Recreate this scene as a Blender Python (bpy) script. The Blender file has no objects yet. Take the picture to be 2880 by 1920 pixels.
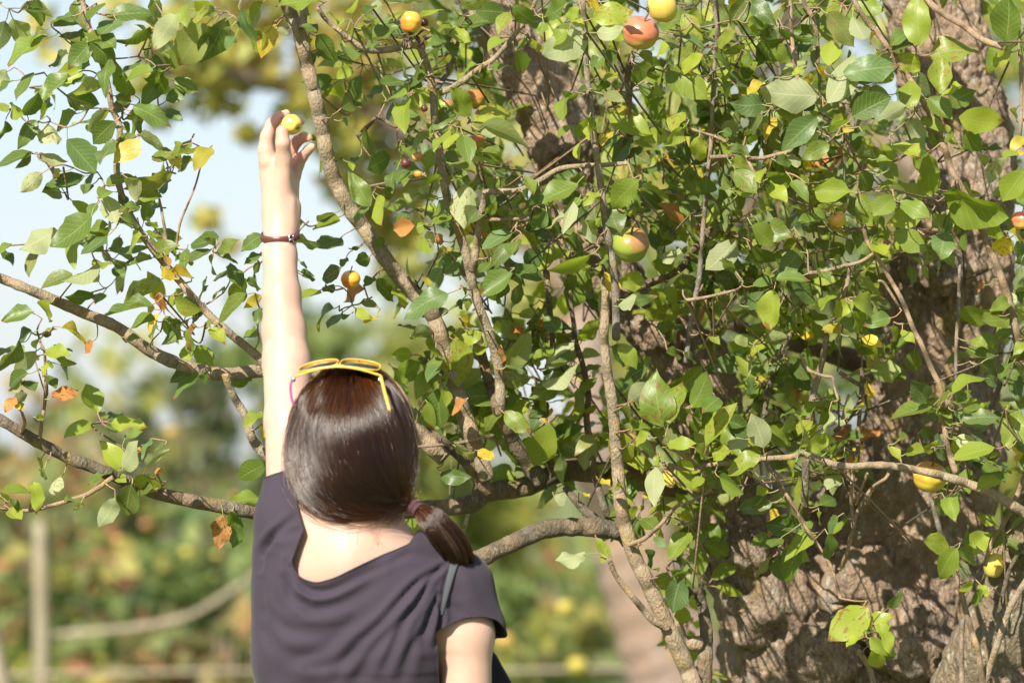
import bpy, bmesh, math, random
import numpy as np
from mathutils import Vector, Matrix, noise
random.seed(7); np.random.seed(7)
R = math.radians
sc = bpy.context.scene
col = sc.collection

# ------------------------------------------------------------------ camera, sky, sun, exposure
FPX = 11970.0                      # focal length in pixels of a 2880 px wide frame
CAM = Vector((0, 0, 1.5)); PITCH = math.atan(315 / FPX)
cd = bpy.data.cameras.new('camera'); cam = bpy.data.objects.new('camera', cd); col.objects.link(cam)
cam.location = CAM; cam.rotation_euler = (R(90) + PITCH, 0, 0)
cd.sensor_width = 36; cd.lens = FPX / 2880 * 36; cd.clip_end = 3000; cd.clip_start = 0.1
cd.dof.use_dof = True; cd.dof.focus_distance = 6.2; cd.dof.aperture_fstop = 4.0; cd.dof.aperture_blades = 0
sc.camera = cam

SUN_EL, SUN_AZ = R(36), R(205)     # azimuth clockwise from +Y: behind the camera, to its left
w = bpy.data.worlds.new('World'); sc.world = w; w.use_nodes = True
nt = w.node_tree; bg = nt.nodes['Background']
sky = nt.nodes.new('ShaderNodeTexSky'); sky.sky_type = 'NISHITA'; sky.sun_disc = False
sky.sun_elevation = SUN_EL; sky.sun_rotation = SUN_AZ; sky.air_density = 1.0; sky.dust_density = 0.8; sky.ozone_density = 1.0
hz = nt.nodes.new('ShaderNodeMix'); hz.data_type = 'RGBA'; hz.inputs[0].default_value = .5; hz.inputs[7].default_value = (6.2, 6.9, 8.4, 1)   # thin high haze, the same all over the sky
nt.links.new(sky.outputs[0], hz.inputs[6]); nt.links.new(hz.outputs[2], bg.inputs[0]); bg.inputs[1].default_value = 0.062
sd = bpy.data.lights.new('sun', 'SUN'); sun = bpy.data.objects.new('sun', sd); col.objects.link(sun)
sd.energy = 4.6; sd.angle = R(0.55); sd.color = (1.0, 0.93, 0.82)
sdir = Vector((math.sin(SUN_AZ) * math.cos(SUN_EL), math.cos(SUN_AZ) * math.cos(SUN_EL), math.sin(SUN_EL)))
sun.rotation_euler = sdir.to_track_quat('Z', 'Y').to_euler(); sun.location = sdir * 30
sc.view_settings.view_transform = 'Standard'; sc.view_settings.look = 'None'
sc.view_settings.gamma = 1; sc.view_settings.exposure = 1.13

CP, SP = math.cos(PITCH), math.sin(PITCH)
def W(px, py, d):
    """point seen at photograph position (px, py), d metres along the view axis"""
    x = (px - 1440) / FPX * d; u = (960 - py) / FPX * d
    return Vector((x, d * CP - u * SP, CAM.z + d * SP + u * CP))
def PX(p):
    v = Vector(p) - CAM; d = v.y * CP + v.z * SP; u = -v.y * SP + v.z * CP
    return 1440 + v.x / d * FPX, 960 - u / d * FPX, d
def mr(rpx, d): return rpx * d / FPX

# ------------------------------------------------------------------ helpers
def link(name, data, parent=None, **props):
    o = bpy.data.objects.new(name, data); col.objects.link(o)
    if parent is not None:
        o.parent = parent
        o.matrix_parent_inverse = Matrix.Translation(-parent.location)
    for k, v in props.items(): o[k] = v
    return o
def thing(name, label, cat, loc=(0, 0, 0), group=None):
    o = bpy.data.objects.new(name, None); col.objects.link(o); o.location = loc; o.empty_display_size = .1
    o['label'] = label; o['category'] = cat
    if group: o['group'] = group
    return o
def mesh(name, verts, faces, mats, smooth=True, fidx=None):
    me = bpy.data.meshes.new(name)
    v = np.asarray(verts, dtype=np.float32).reshape(-1, 3)
    if isinstance(faces, np.ndarray) and faces.ndim == 2:
        nf, k = faces.shape
        me.vertices.add(len(v)); me.vertices.foreach_set('co', v.ravel())
        me.loops.add(nf * k); me.loops.foreach_set('vertex_index', faces.astype(np.int32).ravel())
        me.polygons.add(nf); me.polygons.foreach_set('loop_start', np.arange(0, nf * k, k, dtype=np.int32))
        me.update(calc_edges=True)
    else:
        me.from_pydata([tuple(map(float, q)) for q in v], [], [tuple(f) for f in faces]); me.update()
    for m in (mats if isinstance(mats, (list, tuple)) else [mats]): me.materials.append(m)
    if fidx is not None: me.polygons.foreach_set('material_index', np.asarray(fidx, dtype=np.int32))
    if smooth: me.polygons.foreach_set('use_smooth', np.ones(len(me.polygons), dtype=bool))
    me.update()
    return me
def catmull(P, n):
    """P: k x m array, n: samples per span"""
    P = np.asarray(P, float); k = len(P)
    if k < 2: return P
    E = np.vstack([2 * P[0] - P[1], P, 2 * P[-1] - P[-2]]); out = []
    for i in range(k - 1):
        p0, p1, p2, p3 = E[i], E[i + 1], E[i + 2], E[i + 3]
        for t in np.linspace(0, 1, n, endpoint=False):
            out.append(.5 * (2 * p1 + (p2 - p0) * t + (2 * p0 - 5 * p1 + 4 * p2 - p3) * t * t + (3 * p1 - p0 - 3 * p2 + p3) * t ** 3))
    out.append(P[-1]); return np.array(out)
def tube(pts, rad, nr=10, cap=True):
    """verts, faces(quads) of a tube along pts with radius rad; parallel-transport frame"""
    pts = np.asarray(pts, float); rad = np.broadcast_to(np.asarray(rad, float), (len(pts),))
    T = np.gradient(pts, axis=0); T /= np.linalg.norm(T, axis=1)[:, None] + 1e-12
    a = np.array([0., 0, 1]) if abs(T[0][2]) < .8 else np.array([0., 1, 0])
    n = np.cross(T[0], a); n /= np.linalg.norm(n); ns = [n]
    for i in range(1, len(pts)):
        n = ns[-1] - T[i] * np.dot(ns[-1], T[i]); n /= np.linalg.norm(n) + 1e-12; ns.append(n)
    N = np.array(ns); B = np.cross(T, N)
    th = np.linspace(0, 2 * np.pi, nr, endpoint=False)
    V = pts[:, None] + rad[:, None, None] * (np.cos(th)[None, :, None] * N[:, None] + np.sin(th)[None, :, None] * B[:, None])
    k = len(pts); V = V.reshape(-1, 3)
    i, j = np.meshgrid(np.arange(k - 1), np.arange(nr), indexing='ij'); j2 = (j + 1) % nr
    F = np.stack([i * nr + j, i * nr + j2, (i + 1) * nr + j2, (i + 1) * nr + j], -1).reshape(-1, 4)
    if cap:
        c0 = len(V); V = np.vstack([V, pts[0], pts[-1]])
        tri0 = [(c0, (q + 1) % nr, q) for q in range(nr)]; o = (k - 1) * nr
        tri1 = [(c0 + 1, o + q, o + (q + 1) % nr) for q in range(nr)]
        return V, F, tri0 + tri1
    return V, F, []
def tube_obj(name, pts, rad, mat, parent=None, nr=10, **props):
    V, F, T = tube(pts, rad, nr)
    me = mesh(name, V, [tuple(f) for f in F] + T, mat)
    return link(name, me, parent, **props)
class Bag:
    """collects geometry for ONE joined mesh"""
    def __init__(s): s.v = []; s.f = []; s.m = []; s.n = 0; s.r = []
    def add(s, V, F, mi=0, rnd=0.):
        s.v.append(np.asarray(V, float)); s.f.extend([tuple(int(a) + s.n for a in f) for f in F]); s.m.extend([mi] * len(F))
        s.r.append(np.full(len(V), rnd)); s.n += len(V)
    def build(s, name, mats, parent=None, **props):
        me = mesh(name, np.vstack(s.v), s.f, mats, fidx=s.m)
        at = me.attributes.new('rnd', 'FLOAT', 'POINT'); at.data.foreach_set('value', np.concatenate(s.r).astype(np.float32))
        return link(name, me, parent, **props)

# ------------------------------------------------------------------ materials
def newmat(name):
    m = bpy.data.materials.new(name); m.use_nodes = True
    return m, m.node_tree, m.node_tree.nodes['Principled BSDF']
def N(nt, t, **kw):
    n = nt.nodes.new(t)
    for k, v in kw.items():
        if k in ('operation', 'blend_type', 'data_type', 'feature', 'noise_dimensions', 'attribute_name', 'attribute_type', 'wave_type', 'distance'): setattr(n, k, v)
        else: n.inputs[int(k[1:]) if k[0] == 'i' and k[1:].isdigit() else k].default_value = v
    return n
def ramp(nt, fac, stops, interp='LINEAR'):
    r = nt.nodes.new('ShaderNodeValToRGB'); cr = r.color_ramp; cr.interpolation = interp
    while len(cr.elements) < len(stops): cr.elements.new(.5)
    for e, (p, c) in zip(cr.elements, stops): e.position = p; e.color = (*c, 1) if len(c) == 3 else c
    nt.links.new(fac, r.inputs[0]); return r.outputs[0]
def mix(nt, fac, a, b, bt='MIX'):
    n = nt.nodes.new('ShaderNodeMix'); n.data_type = 'RGBA'; n.blend_type = bt
    for s, v in ((0, fac), (6, a), (7, b)):
        if hasattr(v, 'is_linked') or hasattr(v, 'links'): nt.links.new(v, n.inputs[s])
        else: n.inputs[s].default_value = v if s == 0 else (*v, 1)
    return n.outputs[2]
def math_(nt, op, a, b=0.):
    n = nt.nodes.new('ShaderNodeMath'); n.operation = op
    for s, v in ((0, a), (1, b)):
        if isinstance(v, (int, float)): n.inputs[s].default_value = v
        else: nt.links.new(v, n.inputs[s])
    return n.outputs[0]
def tex(nt, kind, scale, detail=4, coord=None, **kw):
    n = nt.nodes.new(kind); n.inputs['Scale'].default_value = scale
    if 'Detail' in n.inputs: n.inputs['Detail'].default_value = detail
    for k, v in kw.items(): n.inputs[k].default_value = v
    if coord is not None: nt.links.new(coord, n.inputs['Vector'])
    return n
def objc(nt): return nt.nodes.new('ShaderNodeTexCoord').outputs['Object']
def bump(nt, h, strength, dist, bs):
    b = nt.nodes.new('ShaderNodeBump'); b.inputs['Strength'].default_value = strength; b.inputs['Distance'].default_value = dist
    nt.links.new(h, b.inputs['Height']); nt.links.new(b.outputs[0], bs.inputs['Normal']); return b

def leaf_mat(name, top, under, spot, spotty=.35, trans=.45, rough=.42):
    m, nt, bs = newmat(name)
    oi = nt.nodes.new('ShaderNodeObjectInfo'); at = N(nt, 'ShaderNodeAttribute', attribute_name='rnd')
    rnd = math_(nt, 'FRACT', math_(nt, 'ADD', oi.outputs['Random'], at.outputs['Fac']))
    rnd2 = math_(nt, 'FRACT', math_(nt, 'MULTIPLY', rnd, 7.31))
    uv = nt.nodes.new('ShaderNodeUVMap').outputs[0]
    sep = nt.nodes.new('ShaderNodeSeparateXYZ'); nt.links.new(uv, sep.inputs[0])
    u, v = sep.outputs[0], sep.outputs[1]
    av = math_(nt, 'ABSOLUTE', math_(nt, 'SUBTRACT', v, .5))
    mid = math_(nt, 'LESS_THAN', av, .022)
    # side veins: stripes in u - 0.55|v|
    s = math_(nt, 'SINE', math_(nt, 'MULTIPLY', math_(nt, 'SUBTRACT', u, math_(nt, 'MULTIPLY', av, .62)), 52.))
    vein = math_(nt, 'MAXIMUM', mid, math_(nt, 'MULTIPLY', math_(nt, 'GREATER_THAN', s, .88), .55))
    oc = objc(nt)
    nz = tex(nt, 'ShaderNodeTexNoise', 2.6, 3, oc).outputs[0]
    pv = nt.nodes.new('ShaderNodeVectorMath'); pv.operation = 'ADD'; nt.links.new(uv, pv.inputs[0])
    cmb = nt.nodes.new('ShaderNodeCombineXYZ')
    for q in range(3): nt.links.new(math_(nt, 'MULTIPLY', rnd, 31. + 17 * q), cmb.inputs[q])
    nt.links.new(cmb.outputs[0], pv.inputs[1])
    n2 = tex(nt, 'ShaderNodeTexNoise', 3.2, 3, pv.outputs[0]).outputs[0]
    n3 = tex(nt, 'ShaderNodeTexNoise', 9., 2, pv.outputs[0]).outputs[0]
    def shade(c, f): return tuple(min(1, a * f) for a in c)
    ct = mix(nt, rnd, shade(top, .72), tuple(min(1, a * b) for a, b in zip(top, (1.5, 1.28, 1.1))))
    ct = mix(nt, math_(nt, 'MULTIPLY', n2, .6), ct, mix(nt, .35, ct, (.28, .33, .05)))
    ct = mix(nt, math_(nt, 'MULTIPLY', vein, .38), ct, (.36, .42, .18))
    cu = mix(nt, rnd2, shade(under, .85), shade(under, 1.15))
    cu = mix(nt, math_(nt, 'MULTIPLY', vein, .5), cu, (.52, .52, .34))
    geo = nt.nodes.new('ShaderNodeNewGeometry')
    c = mix(nt, geo.outputs['Backfacing'], ct, cu)
    edge = math_(nt, 'MULTIPLY', math_(nt, 'GREATER_THAN', rnd2, 1 - spotty), 1.)
    sp = math_(nt, 'MULTIPLY', math_(nt, 'MULTIPLY', math_(nt, 'GREATER_THAN', n3, .60), edge), .75)
    c = mix(nt, sp, c, spot)
    tipb = math_(nt, 'MULTIPLY', math_(nt, 'MULTIPLY', math_(nt, 'GREATER_THAN', math_(nt, 'ADD', u, math_(nt, 'MULTIPLY', n2, .5)), 1.12), math_(nt, 'GREATER_THAN', rnd, .72)), .8)
    c = mix(nt, tipb, c, spot)
    nt.links.new(c, bs.inputs['Base Color'])
    bs.inputs['Roughness'].default_value = rough
    rr = mix(nt, geo.outputs['Backfacing'], (rough,) * 3, (.75,) * 3); nt.links.new(rr, bs.inputs['Roughness'])
    bs.inputs['Specular IOR Level'].default_value = .5
    hh = math_(nt, 'ADD', math_(nt, 'MULTIPLY', vein, -1.), n3); bump(nt, hh, .35, .0015, bs)
    tr = nt.nodes.new('ShaderNodeBsdfTranslucent')
    tc = mix(nt, 1., c, (1.45, 1.45, .5), 'MULTIPLY'); nt.links.new(tc, tr.inputs[0])
    ms = nt.nodes.new('ShaderNodeMixShader'); ms.inputs[0].default_value = trans
    nt.links.new(bs.outputs[0], ms.inputs[1]); nt.links.new(tr.outputs[0], ms.inputs[2])
    nt.links.new(ms.outputs[0], nt.nodes['Material Output'].inputs[0])
    return m
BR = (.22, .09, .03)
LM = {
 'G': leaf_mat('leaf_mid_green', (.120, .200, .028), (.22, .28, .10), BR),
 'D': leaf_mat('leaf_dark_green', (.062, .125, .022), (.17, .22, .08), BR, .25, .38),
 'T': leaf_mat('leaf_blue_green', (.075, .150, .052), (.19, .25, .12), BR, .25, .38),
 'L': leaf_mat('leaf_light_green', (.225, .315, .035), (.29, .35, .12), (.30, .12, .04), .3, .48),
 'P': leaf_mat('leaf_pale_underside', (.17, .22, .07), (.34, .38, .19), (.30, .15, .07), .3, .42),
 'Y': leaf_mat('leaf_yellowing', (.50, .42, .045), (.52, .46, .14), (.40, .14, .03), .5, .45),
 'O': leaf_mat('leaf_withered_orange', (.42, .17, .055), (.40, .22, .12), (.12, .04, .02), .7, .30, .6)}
LK = list(LM)

def shade3(c, f): return tuple(a * f for a in c)
def bark_mat(name, base, dark, lich, lich_amt, scale=1., bumpd=.012):
    m, nt, bs = newmat(name); oc = objc(nt)
    st = nt.nodes.new('ShaderNodeMapping'); nt.links.new(oc, st.inputs[0]); st.inputs['Scale'].default_value = (1, 1, .55)
    c0 = st.outputs[0]
    big = tex(nt, 'ShaderNodeTexNoise', 7 * scale, 5, c0).outputs[0]
    fine = tex(nt, 'ShaderNodeTexNoise', 150 * scale, 6, c0, Roughness=.7).outputs[0]
    vor = tex(nt, 'ShaderNodeTexVoronoi', 120 * scale, 0, c0); vd = vor.outputs['Distance']
    vor2 = tex(nt, 'ShaderNodeTexVoronoi', 280 * scale, 0, c0).outputs['Distance']
    c = mix(nt, ramp(nt, fine, [(.35, (0, 0, 0)), (.62, (1, 1, 1))]), dark, base)
    c = mix(nt, ramp(nt, big, [(.42, (0, 0, 0)), (.6, (1, 1, 1))]), c, mix(nt, .5, base, (.36, .22, .12)))
    l1 = tex(nt, 'ShaderNodeTexNoise', 40 * scale, 4, c0).outputs[0]
    la = ramp(nt, l1, [(max(0, .66 - lich_amt), (0, 0, 0)), (min(1, .70 - lich_amt * .8), (1, 1, 1))])
    lb = ramp(nt, vd, [(.22, (1, 1, 1)), (.42, (0, 0, 0))])
    c = mix(nt, math_(nt, 'MULTIPLY', math_(nt, 'MULTIPLY', la, lb), .85), c, lich)
    l3 = tex(nt, 'ShaderNodeTexNoise', 21 * scale, 6, c0, Roughness=.68).outputs[0]
    c = mix(nt, math_(nt, 'MULTIPLY', ramp(nt, l3, [(.57, (0, 0, 0)), (.62, (1, 1, 1))]), min(.8, .35 + lich_amt * 1.5)), c, mix(nt, fine, lich, shade3(lich, .55)))
    l4 = tex(nt, 'ShaderNodeTexNoise', 30 * scale, 6, c0, Roughness=.7).outputs[0]
    c = mix(nt, math_(nt, 'MULTIPLY', ramp(nt, l4, [(.36, (1, 1, 1)), (.43, (0, 0, 0))]), .75), c, shade3(dark, .8))
    l2 = tex(nt, 'ShaderNodeTexNoise', 11 * scale, 3, c0).outputs[0]
    c = mix(nt, math_(nt, 'MULTIPLY', ramp(nt, l2, [(.60, (0, 0, 0)), (.66, (1, 1, 1))]), .55), c, (.40, .27, .07))
    cr = ramp(nt, tex(nt, 'ShaderNodeTexVoronoi', 62 * scale, 0, c0, Randomness=1.).outputs['Distance'], [(.30, (0, 0, 0)), (.62, (1, 1, 1))])
    c = mix(nt, math_(nt, 'MULTIPLY', math_(nt, 'MULTIPLY', cr, fine), .7), c, dark)
    nt.links.new(c, bs.inputs['Base Color']); bs.inputs['Roughness'].default_value = .9
    h = math_(nt, 'ADD', math_(nt, 'MULTIPLY', fine, 1.8), math_(nt, 'ADD', math_(nt, 'MULTIPLY', vd, .9), math_(nt, 'MULTIPLY', vor2, .4)))
    bump(nt, h, .9, bumpd, bs)
    return m
M_TRUNK = bark_mat('old_bark', (.55, .41, .285), (.16, .112, .078), (.58, .57, .50), .15)
M_LICH = bark_mat('lichen_bark', (.36, .29, .19), (.17, .13, .08), (.58, .58, .46), .22)
M_LIMB = bark_mat('limb_bark', (.20, .165, .105), (.085, .068, .045), (.34, .34, .26), .10, 1.6, .005)
M_BRANCH = bark_mat('branch_bark', (.38, .31, .21), (.20, .155, .10), (.40, .38, .28), .08, 2.4, .0025)
M_SHOOT = bark_mat('shoot_bark', (.32, .23, .15), (.18, .125, .08), (.42, .36, .27), .06, 3.5, .0012)
M_GREY = bark_mat('grey_shoot_bark', (.19, .17, .14), (.10, .09, .075), (.36, .36, .30), .08, 3.5, .0012)
def plain(name, c, rough=.6, spec=.5, metal=0., sss=0.):
    m, nt, bs = newmat(name); bs.inputs['Base Color'].default_value = (*c, 1); bs.inputs['Roughness'].default_value = rough
    bs.inputs['Specular IOR Level'].default_value = spec; bs.inputs['Metallic'].default_value = metal
    if sss: bs.inputs['Subsurface Weight'].default_value = sss; bs.inputs['Subsurface Radius'].default_value = (1, .35, .2); bs.inputs['Subsurface Scale'].default_value = .006
    return m, nt, bs
M_PETI, _nt, _b = plain('petiole_red_green', (.28, .17, .08), .5)
_c = ramp(_nt, tex(_nt, 'ShaderNodeTexNoise', 9, 2, objc(_nt)).outputs[0], [(.45, (.20, .24, .07)), (.62, (.36, .18, .11))]); _nt.links.new(_c, _b.inputs['Base Color'])

# ------------------------------------------------------------------ leaf shapes
def leaf_shape(seed):
    rs = np.random.RandomState(seed); nu, nv = 9, 4
    curl = rs.uniform(-.15, .5); fold = rs.uniform(.05, .6); wave = rs.uniform(.0, .085); ph = rs.uniform(0, 6); twist = rs.uniform(-.5, .5)
    pk = rs.uniform(.40, .52); wd = rs.uniform(.26, .335); bend = rs.uniform(-.16, .16); asy = rs.uniform(-1, 1)
    V = []; UV = []
    for i in range(nu + 1):
        t = i / nu
        # ovate outline: round base, short pointed tip
        w_ = (math.sin(math.pi * min(1, t / (2 * pk))) ** .62 if t < pk else math.cos(math.pi / 2 * (t - pk) / (1 - pk)) ** 1.0)
        if i == 0: w_ = .06
        if i == nu: w_ = .0
        w_ *= wd * (1 + rs.uniform(-.08, .08))
        for j in range(nv + 1):
            s = j / nv * 2 - 1
            x = s * w_ * (1 + (.16 if s > 0 else -.16) * asy) * (1 + .045 * ((i + (s > 0)) % 2) * (abs(s) > .9)); y = t + (.04 * (1 - abs(s)) if 0 < i < nu else 0) - .02
            z = fold * abs(x) - curl * t * t + wave * math.sin(t * 11 + ph + (2 if s > 0 else 0)) * abs(s)
            a = twist * (t - .3); x, z = x * math.cos(a) - z * math.sin(a), x * math.sin(a) + z * math.cos(a)
            V.append((x + bend * t * t, y, z)); UV.append((t, .5 + s * .5))
    F = [(i * (nv + 1) + j, i * (nv + 1) + j + 1, (i + 1) * (nv + 1) + j + 1, (i + 1) * (nv + 1) + j) for i in range(nu) for j in range(nv)]
    return np.array(V), F, np.array(UV)
SHAPES = [leaf_shape(40 + i) for i in range(26)]
def set_uv(me, uvs):
    ul = me.uv_layers.new(name='UVMap'); vi = np.zeros(len(me.loops), dtype=np.int32); me.loops.foreach_get('vertex_index', vi)
    ul.data.foreach_set('uv', np.asarray(uvs, dtype=np.float32)[vi].ravel())
LEAFMESH = {}
def leaf_mesh(k, c):
    if (k, c) not in LEAFMESH:
        V, F, U = SHAPES[k]; me = mesh('leaf', V, F, LM[c]); set_uv(me, U); LEAFMESH[(k, c)] = me
    return LEAFMESH[(k, c)]
class LeafBag:
    def __init__(s): s.v = []; s.f = []; s.m = []; s.u = []; s.r = []; s.n = 0
    def add(s, k, M, c, rnd):
        V, F, U = SHAPES[k]; A = np.array(M.to_3x3()); V = V @ A.T + np.array(M.translation)
        s.v.append(V); s.f.append(np.array(F) + s.n); s.m += [LK.index(c)] * len(F); s.u.append(U); s.r.append(np.full(len(V), rnd)); s.n += len(V)
    def build(s, name, parent, **props):
        me = mesh(name, np.vstack(s.v), np.vstack(s.f), [LM[c] for c in LK], fidx=s.m); set_uv(me, np.vstack(s.u))
        at = me.attributes.new('rnd', 'FLOAT', 'POINT'); at.data.foreach_set('value', np.concatenate(s.r).astype(np.float32))
        return link(name, me, parent, **props)
def leaf_matrix(base, axis, nrm, L):
    y = axis.normalized(); z = (nrm - y * nrm.dot(y)).normalized(); x = y.cross(z)
    M = Matrix((x * L, y * L, z * L)).transposed().to_4x4(); M.translation = base; return M
# ------------------------------------------------------------------ ground
def ground():
    m, nt, bs = newmat('meadow'); oc = objc(nt)
    a = tex(nt, 'ShaderNodeTexNoise', .35, 6, oc).outputs[0]; b = tex(nt, 'ShaderNodeTexNoise', 9, 6, oc).outputs[0]
    c = ramp(nt, a, [(.35, (.10, .14, .035)), (.52, (.20, .21, .06)), (.66, (.30, .25, .12))])
    c = mix(nt, b, c, (.08, .12, .03)); nt.links.new(c, bs.inputs['Base Color']); bs.inputs['Roughness'].default_value = .95
    bump(nt, b, 1, .05, bs)
    n = 90; xs = np.sign(np.linspace(-1, 1, n)) * np.abs(np.linspace(-1, 1, n)) ** 3 * 900
    ys = xs + 20
    X, Y = np.meshgrid(xs, ys, indexing='ij')
    Z = np.array([[noise.noise(Vector((x * .15, y * .15, 3))) * .10 * min(1, abs(y - 6) / 8) for y in ys] for x in xs])
    V = np.stack([X, Y, Z], -1).reshape(-1, 3); i, j = np.meshgrid(np.arange(n - 1), np.arange(n - 1), indexing='ij')
    F = np.stack([i * n + j, (i + 1) * n + j, (i + 1) * n + j + 1, i * n + j + 1], -1).reshape(-1, 4)
    link('ground', mesh('ground', V, F, m), kind='structure')
    # grass blades round the tree and the person
    rs = np.random.RandomState(3); g = 14000
    px = rs.uniform(-3.5, 4, g); py = rs.uniform(3.5, 22, g); h = rs.uniform(.05, .16, g); a = rs.uniform(0, 6.28, g)
    z0 = -.03; wd = .006 + .006 * rs.rand(g)
    P = np.stack([px, py, np.full(g, z0)], -1); s = np.stack([np.cos(a), np.sin(a), 0 * a], -1); ln = np.stack([np.cos(a + 1.3), np.sin(a + 1.3), 0 * a], -1) * (h * .5)[:, None]
    up = np.stack([0 * a, 0 * a, h + .06], -1)
    V = np.stack([P - s * wd[:, None], P + s * wd[:, None], P + ln * .4 + up * .6 + s * wd[:, None] * .6, P + ln + up], 1).reshape(-1, 3)
    F = (np.arange(g)[:, None] * 4 + np.arange(4)[None])
    mg, nt, bs = plain('grass_blade', (.13, .19, .045), .7)
    link('grass', mesh('grass', V, F, mg, False), kind='stuff', label='short meadow grass growing round the foot of the old apple tree', category='grass')
ground()

# ------------------------------------------------------------------ foliage of the things far behind
def crown_mat(name, cols, trans=.55):
    m, nt, bs = newmat(name); at = N(nt, 'ShaderNodeAttribute', attribute_name='rnd')
    k = len(cols); c = ramp(nt, at.outputs['Fac'], [(i / k, q) for i, q in enumerate(cols)], 'CONSTANT')
    nt.links.new(c, bs.inputs['Base Color']); bs.inputs['Roughness'].default_value = .6
    tr = nt.nodes.new('ShaderNodeBsdfTranslucent'); nt.links.new(c, tr.inputs[0])
    ms = nt.nodes.new('ShaderNodeMixShader'); ms.inputs[0].default_value = trans
    nt.links.new(bs.outputs[0], ms.inputs[1]); nt.links.new(tr.outputs[0], ms.inputs[2]); nt.links.new(ms.outputs[0], nt.nodes['Material Output'].inputs[0])
    return m
def foliage(name, lobes, size, per, mat, parent, rs, label=None):
    """lobes: (centre, (rx, ry, rz)); leaf-sized folded quads spread through them"""
    V = []; Rn = []
    for c, r in lobes:
        n = max(30, int(per * r[0] * r[2])); u = rs.normal(size=(n, 3)); u /= np.linalg.norm(u, axis=1)[:, None]
        rad = rs.uniform(.35, 1.02, n) ** .6
        P = np.array(c) + u * rad[:, None] * np.array(r)
        keep = np.array([noise.noise(Vector(p) * 3.1) + .35 * noise.noise(Vector(p) * 9) > -.22 for p in P], dtype=bool); P = P[keep]; n = len(P)
        a = rs.normal(size=(n, 3)); a /= np.linalg.norm(a, axis=1)[:, None]; b = np.cross(a, rs.normal(size=(n, 3))); b /= np.linalg.norm(b, axis=1)[:, None]
        s = size * rs.uniform(.6, 1.3, n)[:, None]
        q = np.stack([P - a * s, P - b * s * .5 + a * s * .1, P + a * s, P + b * s * .5 + a * s * .1], 1)
        V.append(q.reshape(-1, 3))
        cl = np.array([noise.noise(Vector(p) * 1.9 + Vector((9, 1, 4))) for p in P]) * .75 + .5 + rs.uniform(-.28, .28, n)
        Rn.append(np.repeat(np.clip(cl, 0, .999), 4))
    V = np.vstack(V); F = np.arange(len(V)).reshape(-1, 4)
    me = mesh(name, V, F, mat, False); at = me.attributes.new('rnd', 'FLOAT', 'POINT'); at.data.foreach_set('value', np.concatenate(Rn).astype(np.float32))
    o = link(name, me, parent)
    o['kind'] = 'stuff'
    return o
PAL = {
 'green': [(0.102, 0.165, 0.049), (0.159, 0.231, 0.061), (0.229, 0.297, 0.084), (0.299, 0.350, 0.107), (0.187, 0.245, 0.072)],
 'yg': [(0.187, 0.231, 0.061), (0.327, 0.378, 0.096), (0.439, 0.444, 0.107), (0.495, 0.471, 0.118), (0.299, 0.338, 0.096)],
 'olive': [(0.088, 0.124, 0.049), (0.131, 0.151, 0.072), (0.187, 0.177, 0.084), (0.159, 0.190, 0.072), (0.243, 0.231, 0.096)],
 'rust': [(0.159, 0.190, 0.061), (0.299, 0.245, 0.107), (0.439, 0.258, 0.118), (0.229, 0.270, 0.084), (0.495, 0.364, 0.142)],
 'mixed': [(0.102, 0.151, 0.049), (0.215, 0.284, 0.084), (0.439, 0.391, 0.107), (0.482, 0.218, 0.107), (0.159, 0.218, 0.072)],
 'gold': [(.36, .38, .09), (.50, .48, .11), (.60, .52, .13), (.42, .45, .12), (.52, .42, .13)]}
CM = {k: crown_mat('foliage_' + k, v) for k, v in PAL.items()}
# (centre x px, top y px, half width px, distance, palette, label)
BUSH = [
 (90, 1040, 250, 15.0, 'rust', 'rusty brown and green bush at the far left behind the lower bough'),
 (300, 885, 230, 18.5, 'yg', 'pale yellow green bush whose top meets the sky at the left'),
 (480, 960, 200, 15.5, 'olive', 'dark olive bush under the long left bough of the apple tree'),
 (690, 830, 210, 18.0, 'green', 'green bush behind the raised arm of the woman'),
 (250, 1420, 250, 13.6, 'mixed', 'low bush with red tinged leaves at the lower left'),
 (560, 1330, 240, 14.2, 'green', 'dense green bush left of the woman at shoulder height'),
 (620, 1690, 300, 13.4, 'rust', 'brownish low shrub beside the shirt at the bottom left'),
 (150, 1740, 260, 13.6, 'yg', 'low yellow green shrub round the leaning fence post'),
 (1000, 840, 260, 19.0, 'yg', 'yellow green bush behind the head of the woman'),
 (1150, 700, 200, 19.5, 'yg', 'light green bush between the two dark boughs right of the raised arm'),
 (860, 800, 150, 18.6, 'green', 'green bush directly behind the elbow of the woman'),
 (1300, 1000, 280, 20.0, 'yg', 'bright yellow green bush seen under the arching boughs'),
 (1330, 1560, 170, 14.0, 'green', 'green bush with yellow fruit right of the short sleeve'),
 (1560, 1500, 150, 14.8, 'mixed', 'mottled bush left of the pinkish background trunk'),
 (1540, 1730, 200, 12.8, 'yg', 'low light green bush beside the foot of the background trunk'),
 (1950, 700, 360, 20.0, 'yg', 'tall pale bush showing through the middle of the apple tree'),
 (2350, 560, 380, 22.0, 'green', 'tall green bush hidden behind the thick apple trunk'),
 (-330, 930, 300, 17.0, 'green', 'green bush left of the frame beyond the fence'),
 (-950, 900, 380, 19.0, 'yg', 'yellow green bush well left of the frame'),
 (-1600, 950, 380, 18.0, 'green', 'dark green bush far left of the frame'),
 (-2300, 880, 420, 20.0, 'rust', 'rusty bush farthest left of the frame'),
 (-620, 1450, 330, 14.5, 'mixed', 'low mottled shrub left of the frame'),
 (3500, 600, 420, 20.0, 'green', 'tall green bush right of the frame'),
 (4250, 750, 420, 19.0, 'yg', 'pale bush far right of the frame'),
 (2850, 500, 360, 21.0, 'yg', 'tall bush at the far right behind the apple trunk'),
]
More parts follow.
